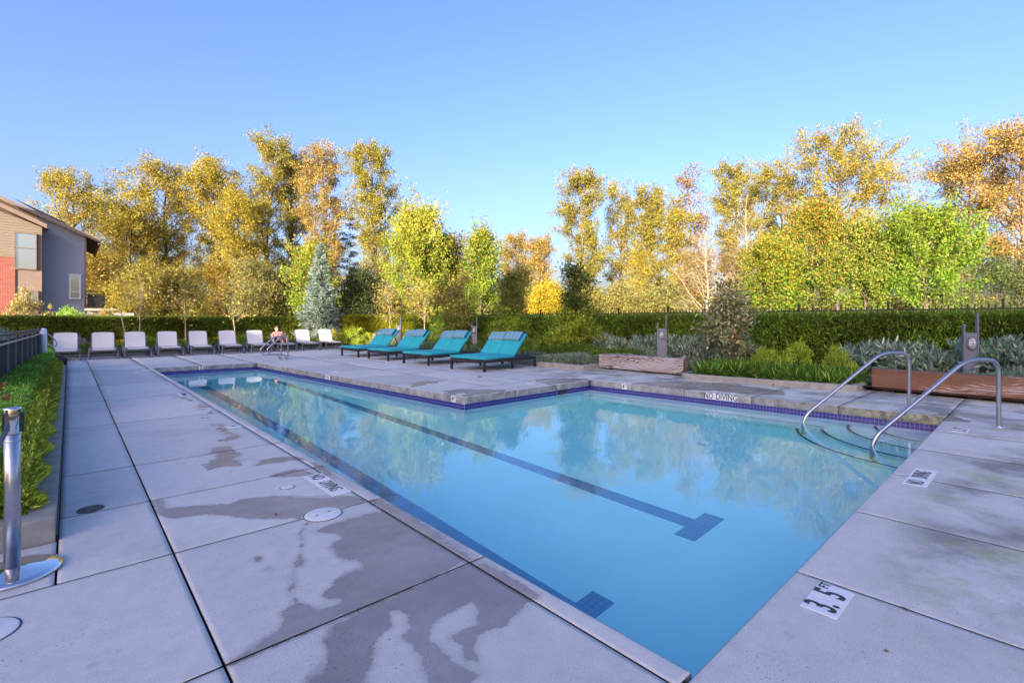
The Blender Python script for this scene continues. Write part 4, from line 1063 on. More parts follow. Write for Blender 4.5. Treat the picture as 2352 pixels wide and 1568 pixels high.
# ------------------------------------------------------------------ hedges
DK = (.10, .165, .022)
hedge('yew_hedge', 'long dark clipped yew hedge running along the right side under the iron fence', 14.75, 15.85, -3, 24.6, .05, 1.47, 150000, .11, .032, DK, (.17, .24, .04), .3, faces='-x top -y', spikes=8000, lum=.5)
hedge('yew_hedge', 'dark clipped hedge behind the white loungers, its right end in sun', -6.5, 9.15, 26.5, 27.6, .05, 1.43, 80000, .12, .036, (.12, .155, .020), (.21, .24, .035), .35, faces='-y top +x', spikes=2500)
hedge('yew_hedge', 'yellow green sunlit hedge right of the blue spruce', 11.0, 15.9, 25.2, 26.4, .05, 1.50, 30000, .16, .035, (.24, .25, .018), (.36, .33, .025), .35, up=1.6, faces='-y top -x', spikes=2500)
hedge('box_hedge', 'bright green clipped hedge in the left planter next to the black fence', -1.25, -.38, 4.2, 21.5, .08, .45, 120000, .032, .024, (.14, .32, .045), (.22, .43, .08), .35, faces='+x top -y')
hedge('box_hedge', 'olive green shaggy low hedge spilling over the planter edge at the left', -.40, -.19, 4.3, 16.6, .08, .34, 110000, .034, .016, (.21, .25, .025), (.32, .34, .04), .3, faces='all', rag=.07, lum=.45)

# ------------------------------------------------------------------ planting
def onX(x, X, z=.08):
    v = FW+RT*(x-CX)/FPX; d = X/v[0]; return np.array([X, v[1]*d, z]), d
def onY(x, Y, z=.06):
    v = FW+RT*(x-CX)/FPX; d = Y/v[1]; return np.array([v[0]*d, Y, z]), d
SIL = (.16, .215, .14)
G1 = 'silver leaved shrubs along the right hedge'
for x, X, w, lb in ((1395, 13.5, 1.5, 'silver leaved shrub at the left end of the row, above the grey timber bench'),
                    (1440, 13.4, 1.4, 'silver leaved shrub over the middle of the grey timber bench'),
                    (1488, 13.5, 1.3, 'silver leaved shrub just left of the lamp post behind the grey bench'),
                    (1562, 13.5, 1.3, 'silver leaved shrub just right of the lamp post behind the grey bench'),
                    (1612, 13.7, 1.4, 'silver leaved shrub left of the curled leaf tree'),
                    (1712, 13.9, 1.2, 'silver leaved shrub right of the curled leaf tree trunk')):
    p, d = onX(x, X); shrub('silver_shrub', lb, 'shrub', p, w, w, .78, 1900, .17, SIL, (.38, .42, .33), .3, .9, .17, G1, jag=.16)
for x, X, w, lb in ((1990, 13.3, 1.2, 'grey green long leaved shrub at the left end of the red brown bench'),
                    (2050, 13.2, 1.2, 'grey green long leaved shrub seen through the rear handrail'),
                    (2115, 13.1, 1.2, 'grey green long leaved shrub between handrail top and lamp post'),
                    (2170, 13.3, 1.2, 'grey green long leaved shrub touching the left of the tallest lamp post'),
                    (2275, 13.0, 1.2, 'grey green long leaved shrub right of the tallest lamp post'),
                    (2330, 12.9, 1.2, 'grey green long leaved shrub at the right edge of the photo')):
    p, d = onX(x, X); shrub('rhododendron', lb, 'shrub', p, w, w, .82, 1300, .20, (.13, .19, .14), (.28, .33, .24), .35, .5, .21, 'long leaved shrubs behind the red brown bench', jag=.17)
G2 = 'yellow green feathery mounds'
for x, X, w, h, lb in ((1832, 12.5, .8, .72, 'yellow green feathery mound, tallest of the three'),
                       (1922, 12.3, .85, .62, 'yellow green feathery mound nearest the red brown bench'),
                       (1760, 12.8, .8, .52, 'yellow green feathery mound nearest the curled leaf tree')):
    p, d = onX(x, X); shrub('heavenly_bamboo', lb, 'shrub', p, w*.8, w*.8, h+.06, 2200, .09, (.22, .31, .025), (.33, .37, .05), .4, .9, .20, G2, jag=.14)
grass_poly = [(11.12, 2.62), (10.92, 3.6), (10.68, 5.5), (11.9, 5.6), (12.3, 4), (12.1, 2.5), (11.2, 2.5)]
mass('ornamental_grass', grass_poly, .10, .12, 7000, .30, .018, (.05, .11, .014), (.13, .20, .03), .35, 1.0, bump_=.6, lum=.6)
mass('ground_cover', [(12.1, 5.7), (11.4, 6.0), (11.4, 8.6), (10.5, 8.7), (10.45, 11.6), (11.3, 11.6), (12.0, 9), (12.6, 6)], .09, .30, 20000, .075, .022, (.12, .16, .11), (.22, .26, .18), .3, .6)
mass('ground_cover', [(10.42, 11.6), (10.8, 15.5), (11.25, 19), (11.35, 23.2), (12.2, 23.2), (11.9, 17), (11.4, 11.6)], .09, .34, 16000, .085, .024, (.11, .16, .08), (.20, .24, .12), .3, .6)
mass('creeping_juniper', [(11.2, 8.8), (11.1, 14.5), (12.8, 14.5), (13.6, 10), (13.2, 8.0), (12.1, 8.1)], .10, .50, 17000, .16, .022, (.075, .12, .02), (.13, .17, .03), .3, .05)
mass('ground_cover', [(11.6, -1.5), (11.65, 2.4), (12.4, 2.4), (12.6, -1.5)], .10, .38, 9000, .07, .018, (.11, .17, .12), (.18, .25, .18), .3, .8)
mass('ground_cover', [(11.9, 14.6), (12.2, 23.5), (14.6, 24.5), (14.7, 5), (13.4, 6), (13.4, 14)], .10, .35, 14000, .09, .026, (.06, .10, .02), (.10, .16, .03), .3, .8)
mass('ground_cover', [(-3.2, 23.95), (-3.2, 26.4), (9.6, 26.4), (9.9, 23.95)], .07, .48, 42000, .085, .026, (.08, .13, .025), (.15, .19, .04), .35, .9, bs=1.7)
mass('grey_ground_cover', [(-1.0, 23.9), (-1.0, 24.6), (9.6, 24.6), (9.6, 23.9)], .07, .24, 12000, .06, .016, (.10, .15, .09), (.17, .21, .14), .3, .8, bs=3)
mass('yellow_flowers', [(.8, 24.9), (.8, 25.4), (5.2, 25.4), (5.2, 24.9)], .50, .08, 240, .055, .05, (.55, .33, .02), None, 0, .8)
# bright mounds between the last lounger and the daybeds
shrub('bright_shrub', 'bright yellow green shrub beside the rightmost white lounger', 'shrub', onY(812, 24.6)[0], 1.5, 1.2, 1.05, 3600, .10, (.20, .26, .03), (.30, .33, .05), .35, .7, .4)
shrub('bright_shrub', 'low lime green mound left of the farthest turquoise daybed', 'shrub', onY(850, 23.6)[0], 1.5, 1.1, .62, 3000, .08, (.24, .30, .03), (.33, .36, .06), .4, .8, .3)
shrub('variegated_shrub', 'cream and green spiky mound behind the farthest turquoise daybed', 'shrub', onX(878, 11.4)[0], 1.3, 1.2, .72, 2200, .12, (.28, .27, .14), (.42, .38, .24), .4, .7, .14)
shrub('spurge', 'upright pale green spurge between the nearest daybed and the layered dogwood', 'shrub', onX(1262, 12.4)[0], 1.1, 1.6, .85, 2600, .11, (.12, .18, .02), (.18, .24, .03), .3, 1.5, .28)
shrub('perennial', 'lime green perennial clump behind the third and fourth white loungers', 'shrub', onY(345, 25.0)[0], 1.4, .9, .62, 1800, .11, (.15, .24, .02), None, 0, 1.1, .2)
shrub('perennial', 'leafy green clump behind the sixth and seventh white loungers', 'shrub', onY(570, 25.0)[0], 1.3, .9, .70, 1800, .11, (.10, .18, .02), None, 0, 1.1, .25)
shrub('grass_clump', 'golden grass clump between the two sunlit white loungers', 'shrub', onY(765, 24.8)[0], .9, .8, .70, 1600, .25, (.24, .24, .03), (.33, .30, .06), .4, 2.0, .06)
shrub('lavender', 'mauve lavender spikes right of the leftmost white lounger', 'shrub', onY(183, 24.7)[0], .75, .7, .78, 900, .15, (.22, .17, .27), (.12, .14, .08), .35, 1.9, .12)
shrub('grey_shrub', 'grey green feathery shrub beside the sunbather', 'shrub', onY(645, 25.0)[0], 1.0, .8, .75, 1500, .12, (.11, .13, .10), (.22, .20, .18), .3, 1.3, .15)
shrub('red_shrub', 'low reddish brown shrub against the foot of the black fence', 'shrub', (-.66, 8.2, .1), .5, 1.7, .50, 1300, .08, (.20, .06, .035), (.12, .07, .04), .4, .5, .4)
shrub('green_shrub', 'dark feathery shrub by the fence end behind the white ring', 'shrub', (-.95, 23.0, .1), .9, 1.4, .75, 2200, .11, (.06, .10, .03), None, 0, 1.0, .2)

# small garden trees
dog = dict(kind='round', limbs=22, leafL=.105, clump=.13, lum=.3, trunk_r=.045, base=.12, leafW=.5)
GD_ = 'layered dogwoods in the right bed'
p, d = onX(1325, 13.0); tree('dogwood', 'layered dogwood with yellow green lower tiers, nearest of the three', 'tree', p, 3.35, .95, leafN=6500, col=(.07, .105, .025), mix=(.11, .10, .03), frac=.25, low=(.20, .24, .025), group=GD_, shape=([0, .18, .4, .5, .62, .8, 1], [1., .95, .75, .35, .5, .5, .2]), **dog)
p, d = onX(1170, 13.2); tree('dogwood', 'layered dogwood behind the nearest daybed with a grey trunk showing', 'tree', p, 3.35, .9, leafN=5200, col=(.10, .13, .025), mix=(.14, .11, .035), frac=.3, low=(.20, .25, .025), group=GD_, shape=([0, .18, .4, .6, .8, 1], [1., .85, .5, .55, .45, .15]), **dog)
p, d = onX(1052, 13.2); tree('dogwood', 'russet tinged dogwood behind the lamp post between the daybeds', 'tree', p, 3.7, 1.05, leafN=5500, col=(.13, .14, .03), mix=(.22, .14, .05), frac=.4, low=(.14, .17, .025), group=GD_, shape=([0, .3, .6, .8, 1], [1., .95, .85, .7, .2]), **dog)
p, d = onX(1677, 13.2)
mg = tree('curled_leaf_tree', 'small tree with curled pale edged leaves and one red patch, right of the grey bench', 'tree', p, 2.2, .85, 'round', 1900, .15, (.13, .15, .05), (.36, .32, .19), .42, .14, None, 20, .12, 'bark', .035, shape=([0, .2, .5, .75, 1], [1., 1., .8, .45, .2]), leafW=.42)
P_ = np.array([-.25, -.25, .83])+rng.normal(size=(30, 3))*.045
leafmesh('red_leaves', P_, dirs(30), .08, .04, tints(30, (.40, .03, .02), .2), mg)
p = at(1668, 16.5); tree('dark_young_tree', 'narrow dusky leaved tree rising behind the curled leaf tree', 'tree', p, 3.0, .5, 'round', 450, .12, (.09, .09, .04), (.14, .10, .05), .3, .25, None, 18, .15, shape=([0, .4, .8, 1], [.6, 1., .7, .2]))

YT = 'thin young trees in the far bed'
for x, Y, h, r, lb, nL in ((320, 25.3, 3.9, 1.3, 'forked pale young tree behind the third white lounger, with a leaning stake', 700),
                           (428, 25.3, 3.7, .95, 'slender young tree between the fourth and fifth white loungers', 650),
                           (541, 25.3, 3.7, 1.2, 'young tree with low bare twigs behind the sixth white lounger', 650),
                           (893, 24.2, 3.6, 1.1, 'thin pale young tree before the sunlit yellow hedge', 1000),
                           (978, 22.0, 3.7, 1.2, 'thin young tree where the sunlit hedge turns dark', 1300)):
    p, d = onY(x, Y)
    t = tree('young_tree', lb, 'tree', p, h, r, 'bare', nL, .12, (.24, .21, .04), (.30, .22, .06), .3, .38, YT, 15, .20, 'pale_bark', .035, topw=.6)
    if x == 320: MB().tube([(-.36, -.1, 0), (-.62, -.1, 1.75)], .022, 6).build('stake', M['pale_bark'], t)

def tiers(pos, levels, n, col, mix, frac):
    """flat layered sprays of drooping leaves, as a dogwood carries them"""
    t = [o for o in C.objects if o.name.startswith('dogwood') and (o.location-Vector(pos)).length < .01][0]; Ps = []
    tot = sum(r*r for z, r in levels)
    for z, r in levels:
        k = max(3, int(7*r)); m_ = int(n*r*r/tot); az = rng.random(k)*6.28; c_ = np.c_[np.cos(az)*r*.62, np.sin(az)*r*.62, z+rng.normal(size=k)*.05]
        i = rng.integers(0, k, m_); g = rng.normal(size=(m_, 3))*np.array([r*.27, r*.27, .035]); P = c_[i]+g; P[:, 2] -= .22*(np.hypot(P[:, 0], P[:, 1])/r)**2*r*.6; Ps.append(P)
    P = np.concatenate(Ps); P[:, 2] = np.maximum(P[:, 2], .1); D = unit(np.c_[P[:, :2]*.8, np.full(len(P), -.5)]+rng.normal(size=(len(P), 3))*.35)
    leafmesh('lower_crown', P, D, rng.uniform(.07, .13, len(P)), rng.uniform(.035, .055, len(P)), tints(len(P), col, .25, mix, frac, .25), t, flat=(0, 0, 1))
tiers(onX(1325, 13.0)[0], ((.55, .85), (.82, 1.0), (1.05, .95), (1.28, .85), (1.5, .7), (1.7, .5)), 5200, (.21, .26, .025), (.28, .28, .04), .3)
tiers(onX(1170, 13.2)[0], ((.6, .8), (.85, .85), (1.3, .6), (1.8, .65)), 3000, (.19, .25, .025), (.26, .27, .04), .3)
tiers(onX(1052, 13.2)[0], ((.5, .9), (.8, .9), (1.1, .8), (1.5, .7)), 3000, (.14, .17, .03), (.24, .18, .06), .35)

# blue spruce
p = at(735, 26.0)
sp = empty('blue_spruce', tuple(p), label='silvery blue spruce standing between the two hedges behind the sunbather', cat='tree')
H_, R_ = 5.45, 1.30
MB().tube([(0, 0, 0), (0, 0, H_*.98)], [.09, .01], 8).build('trunk', M['bark'], sp)
br = MB(); Ps, Ds, Ls = [], [], []
z = .15
while z < H_*.985:
    u = z/H_; r = R_*(1-u)**.85*(1+.12*math.sin(z*5)); nb = 15 if u < .6 else 10
    if .50 < u < .62: r *= .85
    for k in range(nb):
        az = rng.random()*6.283; rr_ = r*rng.uniform(.72, 1.12); dr = np.array([math.cos(az), math.sin(az), .0])
        q0 = np.array([0, 0, z+rng.normal()*.05]); q1 = q0+dr*rr_*.6+np.array([0, 0, -.03]); q2 = q0+dr*rr_+np.array([0, 0, .10])
        br.tube([tuple(q0), tuple(q1), tuple(q2)], [.014, .009, .004], 3, False)
        m_ = int(60*rr_/R_)+14
        s = rng.random(m_)**.6; Pq = np.where(s[:, None] < .6, q0+(q1-q0)*(s/.6)[:, None], q1+(q2-q1)*((s-.6)/.4)[:, None])
        side = np.array([-dr[1], dr[0], 0]); w_ = (1.05-s)*.26*rr_
        Pq = Pq+side*(rng.uniform(-1, 1, m_)*w_)[:, None]+rng.normal(size=(m_, 3))*.02
        Ps.append(Pq); Ds.append(unit(dr*1.0+side*rng.normal(size=(m_, 1))*.7+rng.normal(size=(m_, 3))*.5+np.array([0, 0, .35])))
    z += .145*(1-.3*u)
br.build('branches', M['bark'], sp)
Ps = np.concatenate(Ps); Ds = np.concatenate(Ds)
leafmesh('foliage', Ps, Ds, rng.uniform(.10, .19, len(Ps)), .045, tints(len(Ps), (.20, .26, .22), .15, (.30, .33, .27), .3, .25), sp)

# ------------------------------------------------------------------ trees beyond the hedges
GOLD = (.28, .23, .034); OLV = (.235, .21, .04); ORG = (.30, .21, .07)
GB = 'tall golden cottonwoods beyond the hedges'
CW = [  # photo column, top row, half width px, distance, leaves, colour, label
 (172, 385, 60, 62, 9000, GOLD, 'golden cottonwood with a forked top rising behind the house roof'),
 (300, 450, 72, 56, 8500, (.15, .12, .022), 'duller bushy cottonwood just right of the house'),
 (392, 362, 70, 60, 9500, GOLD, 'golden cottonwood with a pointed left shoulder, third from the left'),
 (488, 340, 66, 62, 9500, GOLD, 'golden cottonwood left of the tallest left hand pair'),
 (612, 306, 56, 64, 8500, OLV, 'tallest cottonwood of the left group'),
 (672, 328, 46, 67, 7500, GOLD, 'narrow cottonwood close behind the tallest of the left group'),
 (742, 326, 56, 60, 8000, ORG, 'thin crowned russet cottonwood above the blue spruce'),
 (856, 320, 60, 58, 8500, OLV, 'isolated columnar cottonwood with a dark trunk against the sky gap'),
 (545, 430, 62, 57, 6500, GOLD, 'lower golden cottonwood filling between the left giants'),
 (1186, 528, 40, 72, 4500, ORG, 'distant russet poplar left of the central sky gap'),
 (1236, 530, 34, 68, 4500, ORG, 'distant russet poplar with pale stems at the edge of the central gap'),
 (1352, 384, 62, 60, 7500, OLV, 'airy cottonwood right of the central sky gap'),
 (1425, 420, 44, 66, 4000, GOLD, 'slim golden cottonwood between two airy ones'),
 (1492, 406, 62, 60, 7000, OLV, 'airy cottonwood with two visible trunks'),
 (1556, 470, 36, 57, 3400, GOLD, 'short golden cottonwood left of the leaning snag'),
 (1692, 358, 62, 62, 8500, OLV, 'dark crowned cottonwood behind the bare pale trees'),
 (1790, 380, 50, 64, 5500, OLV, 'lower cottonwood bridging to the tallest right hand tree'),
 (1922, 243, 108, 55, 12000, OLV, 'tallest spreading cottonwood on the right'),
 (2240, 330, 80, 46, 6500, ORG, 'russet thin crowned tree left of the photo edge'),
 (2335, 245, 90, 42, 9500, ORG, 'large russet tree cut by the right edge of the photo'),
]
for x, ty, hw, d, nL, col, lb in CW:
    p = at(x, d); H_ = zt(ty, d); R_ = hw/FPX*d/abs(math.cos(math.atan((x-CX)/FPX)))*1.0
    wide = hw > 85
    sparse = x > 1300
    tree('cottonwood', lb, 'tree', p, H_, R_, 'cottonwood', int(nL*3.2), .20 if d > 50 else .17, col, (.20, .175, .035) if not wide else (.27, .20, .045), .35,
         .18 if not sparse else .22, GB, 52 if wide else 44, .30 if not sparse else .26, trunk_r=H_*.013, leafW=.8, tri=True, lum=.22,
         shape=([0, .15, .35, .6, .85, 1], [.5, .7, .8, 1, .85, .35]) if not wide else ([0, .2, .45, .7, .9, 1], [.35, .6, 1, 1, .7, .3]))
LB = 'leafy thicket trees beyond the hedges'
LO = [(225, 560, 60, 46, 6500, (.20, .15, .03), 'golden thicket tree beside the house corner'),
      (330, 590, 62, 34, 7000, (.24, .20, .035), 'bright golden thicket tree behind the forked young tree'),
      (420, 610, 52, 36, 6500, (.20, .17, .035), 'golden olive thicket tree behind the second young tree'),
      (500, 585, 56, 42, 6000, (.24, .17, .03), 'golden thicket tree left of the grey willow'),
      (590, 590, 58, 34, 7000, (.19, .18, .06), 'grey green willow thicket left of the blue spruce'),
      (655, 610, 45, 36, 5500, (.20, .18, .06), 'pale willow thicket touching the left of the blue spruce'),
      (795, 470, 24, 62, 2200, (.03, .045, .03), 'small dark conifer top in the gap left of the columnar cottonwood'),
      (825, 610, 48, 36, 7500, (.07, .09, .035), 'shadowy green thicket right of the blue spruce'),
      (1200, 600, 42, 40, 5000, (.22, .20, .05), 'yellow thicket below the distant russet poplars'),
      (1262, 640, 50, 34, 6000, (.36, .29, .03), 'brightest yellow thicket above the hedge in the central gap'),
      (1345, 640, 48, 34, 6000, (.24, .22, .06), 'pale willow thicket behind the nearest dogwood'),
      (1430, 640, 55, 34, 7000, (.24, .22, .07), 'pale feathery willow above the right hedge, left one'),
      (1530, 640, 55, 34, 7000, (.22, .21, .07), 'pale feathery willow above the right hedge, right one'),
      (1470, 560, 34, 50, 2600, GOLD, 'small golden tree under the airy cottonwoods'),
      (1600, 560, 50, 48, 6000, (.22, .16, .05), 'tawny thicket behind the left bare tree'),
      (1700, 560, 60, 44, 7500, (.20, .14, .05), 'tawny thicket behind the right bare tree'),
      (2290, 560, 80, 34, 5500, (.10, .13, .045), 'loose green tree low at the right edge of the photo')]
for x, ty, hw, d, nL, col, lb in LO:
    p = at(x, d); H_ = zt(ty, d); R_ = hw/FPX*d
    tree('thicket_tree' if x != 795 else 'conifer', lb, 'tree', p, H_, R_, 'round' if x != 795 else 'cone', int(nL*2.2), .16 if d < 45 else .21, col, tuple(c*.75 for c in col), .3, .04, LB, 34, .26 if d < 45 else .4,
         leafW=.55, tri=True, lum=.22, trunk_r=.09, shape=([0, .3, .7, 1], [.95, 1., .85, .35]))
MP = [(722, 550, 58, 33, 7500, (.15, .22, .03), (.28, .24, .04), 'green and gold maple behind the blue spruce'),
      (958, 432, 92, 33, 20000, (.22, .27, .035), (.33, .27, .05), 'large upright lime and gold maple left of centre'),
      (1025, 520, 62, 35, 9000, (.20, .23, .04), (.30, .20, .05), 'gold tinged maple overlapping the large upright one'),
      (1102, 505, 56, 34, 11000, (.15, .22, .03), (.26, .24, .04), 'upright green maple right of the large lime one'),
      (1775, 530, 70, 31, 13000, (.12, .18, .022), (.27, .21, .03), 'lime maple with a golden orange top behind the right hedge, left one'),
      (1868, 436, 90, 33, 15000, (.13, .18, .025), (.32, .20, .035), 'tall orange topped maple under the tallest cottonwood'),
      (1990, 490, 66, 31, 14000, (.15, .21, .03), (.27, .24, .06), 'pale lime maple between the orange topped and the bright green ones'),
      (2135, 450, 100, 29, 17000, (.12, .20, .022), (.20, .23, .035), 'bright green maple with a spiky leader at the right')]
for x, ty, hw, d, nL, col, mix, lb in MP:
    p = at(x, d); H_ = zt(ty, d); R_ = hw/FPX*d/abs(math.cos(math.atan((x-CX)/FPX)))**.5*.86
    tree('maple', lb, 'tree', p, H_, R_, 'maple', int(nL*1.8), .15, col, mix, .35, .10, 'sunlit maples beyond the hedges', 60, .24, trunk_r=.12, leafW=.75, tri=True, lum=.22)
BT = 'leafless pale trees above the right hedge'
for x, ty, hw, d, lb, lim in ((1622, 500, 78, 30, 'leafless pale tree with fanned branches, left of the pair', 34),
                              (1708, 420, 62, 32, 'taller leafless pale tree reaching into the cottonwoods', 36)):
    tree('bare_tree', lb, 'tree', at(x, d), zt(ty, d), hw/FPX*d, 'bare', 700, .12, (.22, .17, .06), None, 0, .12, BT, lim, .5, 'pale_bark', .085, shape=([0, .25, .6, 1], [.9, 1, .6, .15]))
tree('bare_tree', 'thin bare tree standing in the central sky gap', 'tree', at(1288, 50), zt(570, 50), 1.5, 'bare', 60, .2, (.15, .12, .05), None, 0, .35, BT, 12, .3, 'bark', .05)
tree('leaning_snag', 'leaning half bare trunk with a reddish tuft on top, above the pale trees', 'tree', at(1640, 60), zt(372, 60), 1.9, 'cottonwood', 2600, .3, (.26, .15, .06), (.2, .15, .04), .4, .35, None, 16, .4, lean=-.16, trunk_r=.2)
mass('far_thicket', [tuple(at(x, d)[:2]) for x, d in ((-260, 70), (2600, 70), (2600, 82), (-260, 82))], -.1, 5.5, 60000, .7, .4, (.15, .125, .03), (.08, .08, .025), .4, .4)
mass('meadow_grass', [tuple(at(x, d)[:2]) for x, d in ((-200, 34), (2900, 18.5), (2900, 58), (-200, 60))], -.1, .9, 50000, .45, .07, (.17, .16, .04), (.10, .12, .03), .4, 1.5)

# ------------------------------------------------------------------ the house at the left
def hz(zx, zy, Y): return inh(zx*.25, 431.2+zy*.25, Y)
HY_, FY_ = 45.0, 43.7
house = empty('house', (0, 0, 0), label='two storey house with red brick, beige shingles and blue grey lap siding at the left', cat='house')
def rel(P): return [tuple(p) for p in P]
# siding wall: laps stepped one below the other
xl, xr = hz(372, 600, HY_)[0]-.1, hz(792, 600, HY_)[0]
def rake(x, Y=HY_):   # underside of the main roof at x
    a = hz(372, 268, Y); b_ = hz(792, 440, Y); return a[2]+(b_[2]-a[2])*(x-a[0])/(b_[0]-a[0])
z = .2; b = MB()
while z < rake(xl):
    z1 = z+.125; xe = xr
    if z1 > rake(xr):
        # board shortened by the slope of the roof
        s_ = (rake(xr)-rake(xl))/(xr-xl); xe = min(xr, xl+(z-rake(xl))/s_+.05)
    lim = lambda zz: min(xr, max(xl+.01, xl+(zz-rake(xl))/((rake(xr)-rake(xl))/(xr-xl))))
    b.add([(xl, HY_-.034, z), (lim(z), HY_-.034, z), (lim(z1), HY_-.004, z1), (xl, HY_-.004, z1), (xl, HY_+.004, z), (lim(z), HY_+.004, z)], [(0, 1, 2, 3), (4, 5, 1, 0)]); z = z1
b.build('lap_siding', M['siding_blue'], house)
MB().xprism([(xl, -.1), (xr, -.1), (xr, rake(xr)), (xl, rake(xl))], HY_+.006, HY_+9).build('wall', M['siding_blue'], house)
MB().box((xr-.045, HY_-.03, rake(xr)/2), (.11, .05, rake(xr)-.02)).build('corner_board', M['taupe'], house)
# front block
fl = hz(-260, 600, FY_)[0]; fm = hz(140, 600, FY_)[0]; fr = hz(385, 600, FY_)[0]
zb = hz(60, 640, FY_)[2]; g0 = hz(0, 200, FY_); g1 = hz(385, 345, FY_)
s_ = (g1[2]-g0[2])/(g1[0]-g0[0]); ft = lambda x: g1[2]+s_*(x-g1[0])-.12
b = MB(); z = zb
while z < ft(fl):
    z1 = z+.17; xe = fr-.32 if z < hz(0, 400, FY_)[2] else fr
    lim = lambda zz: max(fl+.01, min(xe, g1[0]+(zz+.12-g1[2])/s_))
    if xe > fl: b.add([(fl, FY_-.03, z), (lim(z), FY_-.03, z), (lim(z1), FY_-.004, z1), (fl, FY_-.004, z1), (fl, FY_+.004, z), (lim(z), FY_+.004, z)], [(0, 1, 2, 3), (4, 5, 1, 0)])
    z = z1
b.build('shingle_siding', M['siding_beige'], house)
MB().xprism([(fl, -.1), (fr, -.1), (fr, ft(fr)), (fl, ft(fl))], FY_+.006, HY_+.5).build('wall', M['taupe'], house)
MB().box(((fl+fm)/2, FY_-.03, zb/2), (fm-fl, .05, zb)).build('brick_wall', M['brick'], house)
MB().box(((fl+fm)/2, FY_-.04, zb+.03), (fm-fl+.04, .09, .06)).build('sill_course', M['brick'], house)
def roof(x0, z0, x1, z1, ya, yb, th=.16):
    b = MB(); b.xprism([(x0, z0), (x1, z1), (x1, z1-th), (x0, z0-th)], ya, yb); return b
# main roof and its rake board
a = hz(-260, -40, HY_-.45); e = hz(925, 478, HY_-.45)
a = (a[0], a[1], e[2]+(hz(0, 75, HY_-.45)[2]-e[2])*(a[0]-e[0])/(hz(0, 75, HY_-.45)[0]-e[0]))
rf = roof(a[0], a[2], e[0], e[2], HY_-.45, HY_+9).build('roof', M['roof_brown'], house)
MB().xprism([(a[0], a[2]+.02), (e[0], e[2]+.02), (e[0], e[2]-.22), (a[0], a[2]-.22)], HY_-.49, HY_-.453).build('rake_board', M['taupe'], rf)
MB().box((e[0]-.06, HY_+4.3, e[2]-.24), (.14, 9.2, .12)).build('gutter', M['taupe'], rf)
# lower gable over the front block
a2 = hz(-260, 20, FY_-.5); e2 = hz(432, 340, FY_-.5); q = hz(0, 140, FY_-.5)
a2 = (a2[0], 0, e2[2]+(q[2]-e2[2])*(a2[0]-e2[0])/(q[0]-e2[0]))
rf2 = roof(a2[0], a2[2], e2[0], e2[2], FY_-.5, HY_-.02, .14).build('roof', M['roof_brown'], house)
MB().xprism([(a2[0], a2[2]+.02), (e2[0], e2[2]+.02), (e2[0], e2[2]-.24), (a2[0], a2[2]-.24)], FY_-.54, FY_-.503).build('rake_board', M['taupe'], rf2)
# second roof behind
r0, r1, r2 = hz(300, 190, 52), hz(590, 292, 52), hz(640, 420, 52)
MB().add([(r0[0]-1, 50, r0[2]+.3), (r0[0]-.2, 58, r0[2]+1.0), (r1[0], 58, r1[2]+.7), (r2[0]+.3, 50, r2[2]-.2)], [(0, 1, 2, 3)]).build('rear_roof', M['roof_brown'], house)
def window(zx0, zy0, zx1, zy1, Y, parent, frame='soffit', mull=(), fw=.06, name='window'):
    x0, _, z1 = hz(zx0, zy0, Y); x1 = hz(zx1, zy0, Y)[0]; z0 = hz(zx0, zy1, Y)[2]
    f = MB(); w, h = x1-x0, z1-z0; cx, cz = (x0+x1)/2, (z0+z1)/2
    f.box((x0+fw/2, Y-.05, cz), (fw, .09, h)); f.box((x1-fw/2, Y-.05, cz), (fw, .09, h))
    f.box((cx, Y-.05, z0+fw/2), (w-2*fw, .088, fw)); f.box((cx, Y-.05, z1-fw/2), (w-2*fw, .088, fw))
    for m_ in mull: f.box((cx, Y-.045, z1-h*m_), (w-2*fw, .07, fw*.8))
    wn_ = f.build(name, M[frame], parent)
    MB().box((cx, Y-.02, cz), (w-2*fw, .012, h-2*fw)).build('pane', M['glass'], wn_)
    return wn_
w = window(126, 405, 337, 742, FY_-.02, house, 'taupe', (.42,), .05)
x0, _, z0 = hz(230, 640, FY_); MB().box((hz(295, 640, FY_)[0], FY_-.036, hz(295, 650, FY_)[2]), (.22, .01, .75)).build('curtain', M['curtain'], w)
window(240, 942, 352, 1150, FY_-.02, house, 'taupe', (), .05)
MB().box((hz(200, 750, FY_)[0]+.1, FY_-.03, hz(200, 748, FY_)[2]), (1.25, .06, .08)).build('ledge', M['taupe'], house)
window(632, 790, 745, 1022, HY_-.03, house, 'window_trim', (.70,), .10)
x0, _, z1 = hz(658, 812, HY_-.09)
# deck with black railing
pr = empty('porch', (0, 0, 0), label='raised porch with black railing and posts right of the house', cat='porch')
c0 = hz(785, 1110, 44.0); c1 = hz(1172, 1100, 46.0); zt_ = hz(785, 975, 44)[2]; zf = zt_-.98
MB().box(((c0[0]+c1[0])/2+.1, 46, zf-.08), (c1[0]-c0[0]+.3, 4, .16)).build('floor', M['pale_render'], pr)
for x in (c0[0]+.2, (c0[0]+c1[0])/2, c1[0]-.1):
    MB().box((x, 44.3, (zf-.2)/2), (.18, .18, zf+.2)).build('pillar', M['pale_render'], pr)
rl = MB()
rl.box(((c0[0]+c1[0])/2, 44.05, zt_), (c1[0]-c0[0], .06, .06)); rl.box(((c0[0]+c1[0])/2, 44.05, zf+.1), (c1[0]-c0[0], .04, .04)); rl.box((c0[0], 46, zt_+.2), (.06, 3.8, .06))
rl.box((c0[0]+.8, 47.8, zt_+.35), (1.7, .06, .06)); rl.build('railing', M['black_metal'], pr)
bl = MB().box((0, 0, 0), (.025, .025, zt_-zf-.1)).mesh('baluster'); bl.materials.append(M['black_metal'])
k = int((c1[0]-c0[0])/.11)
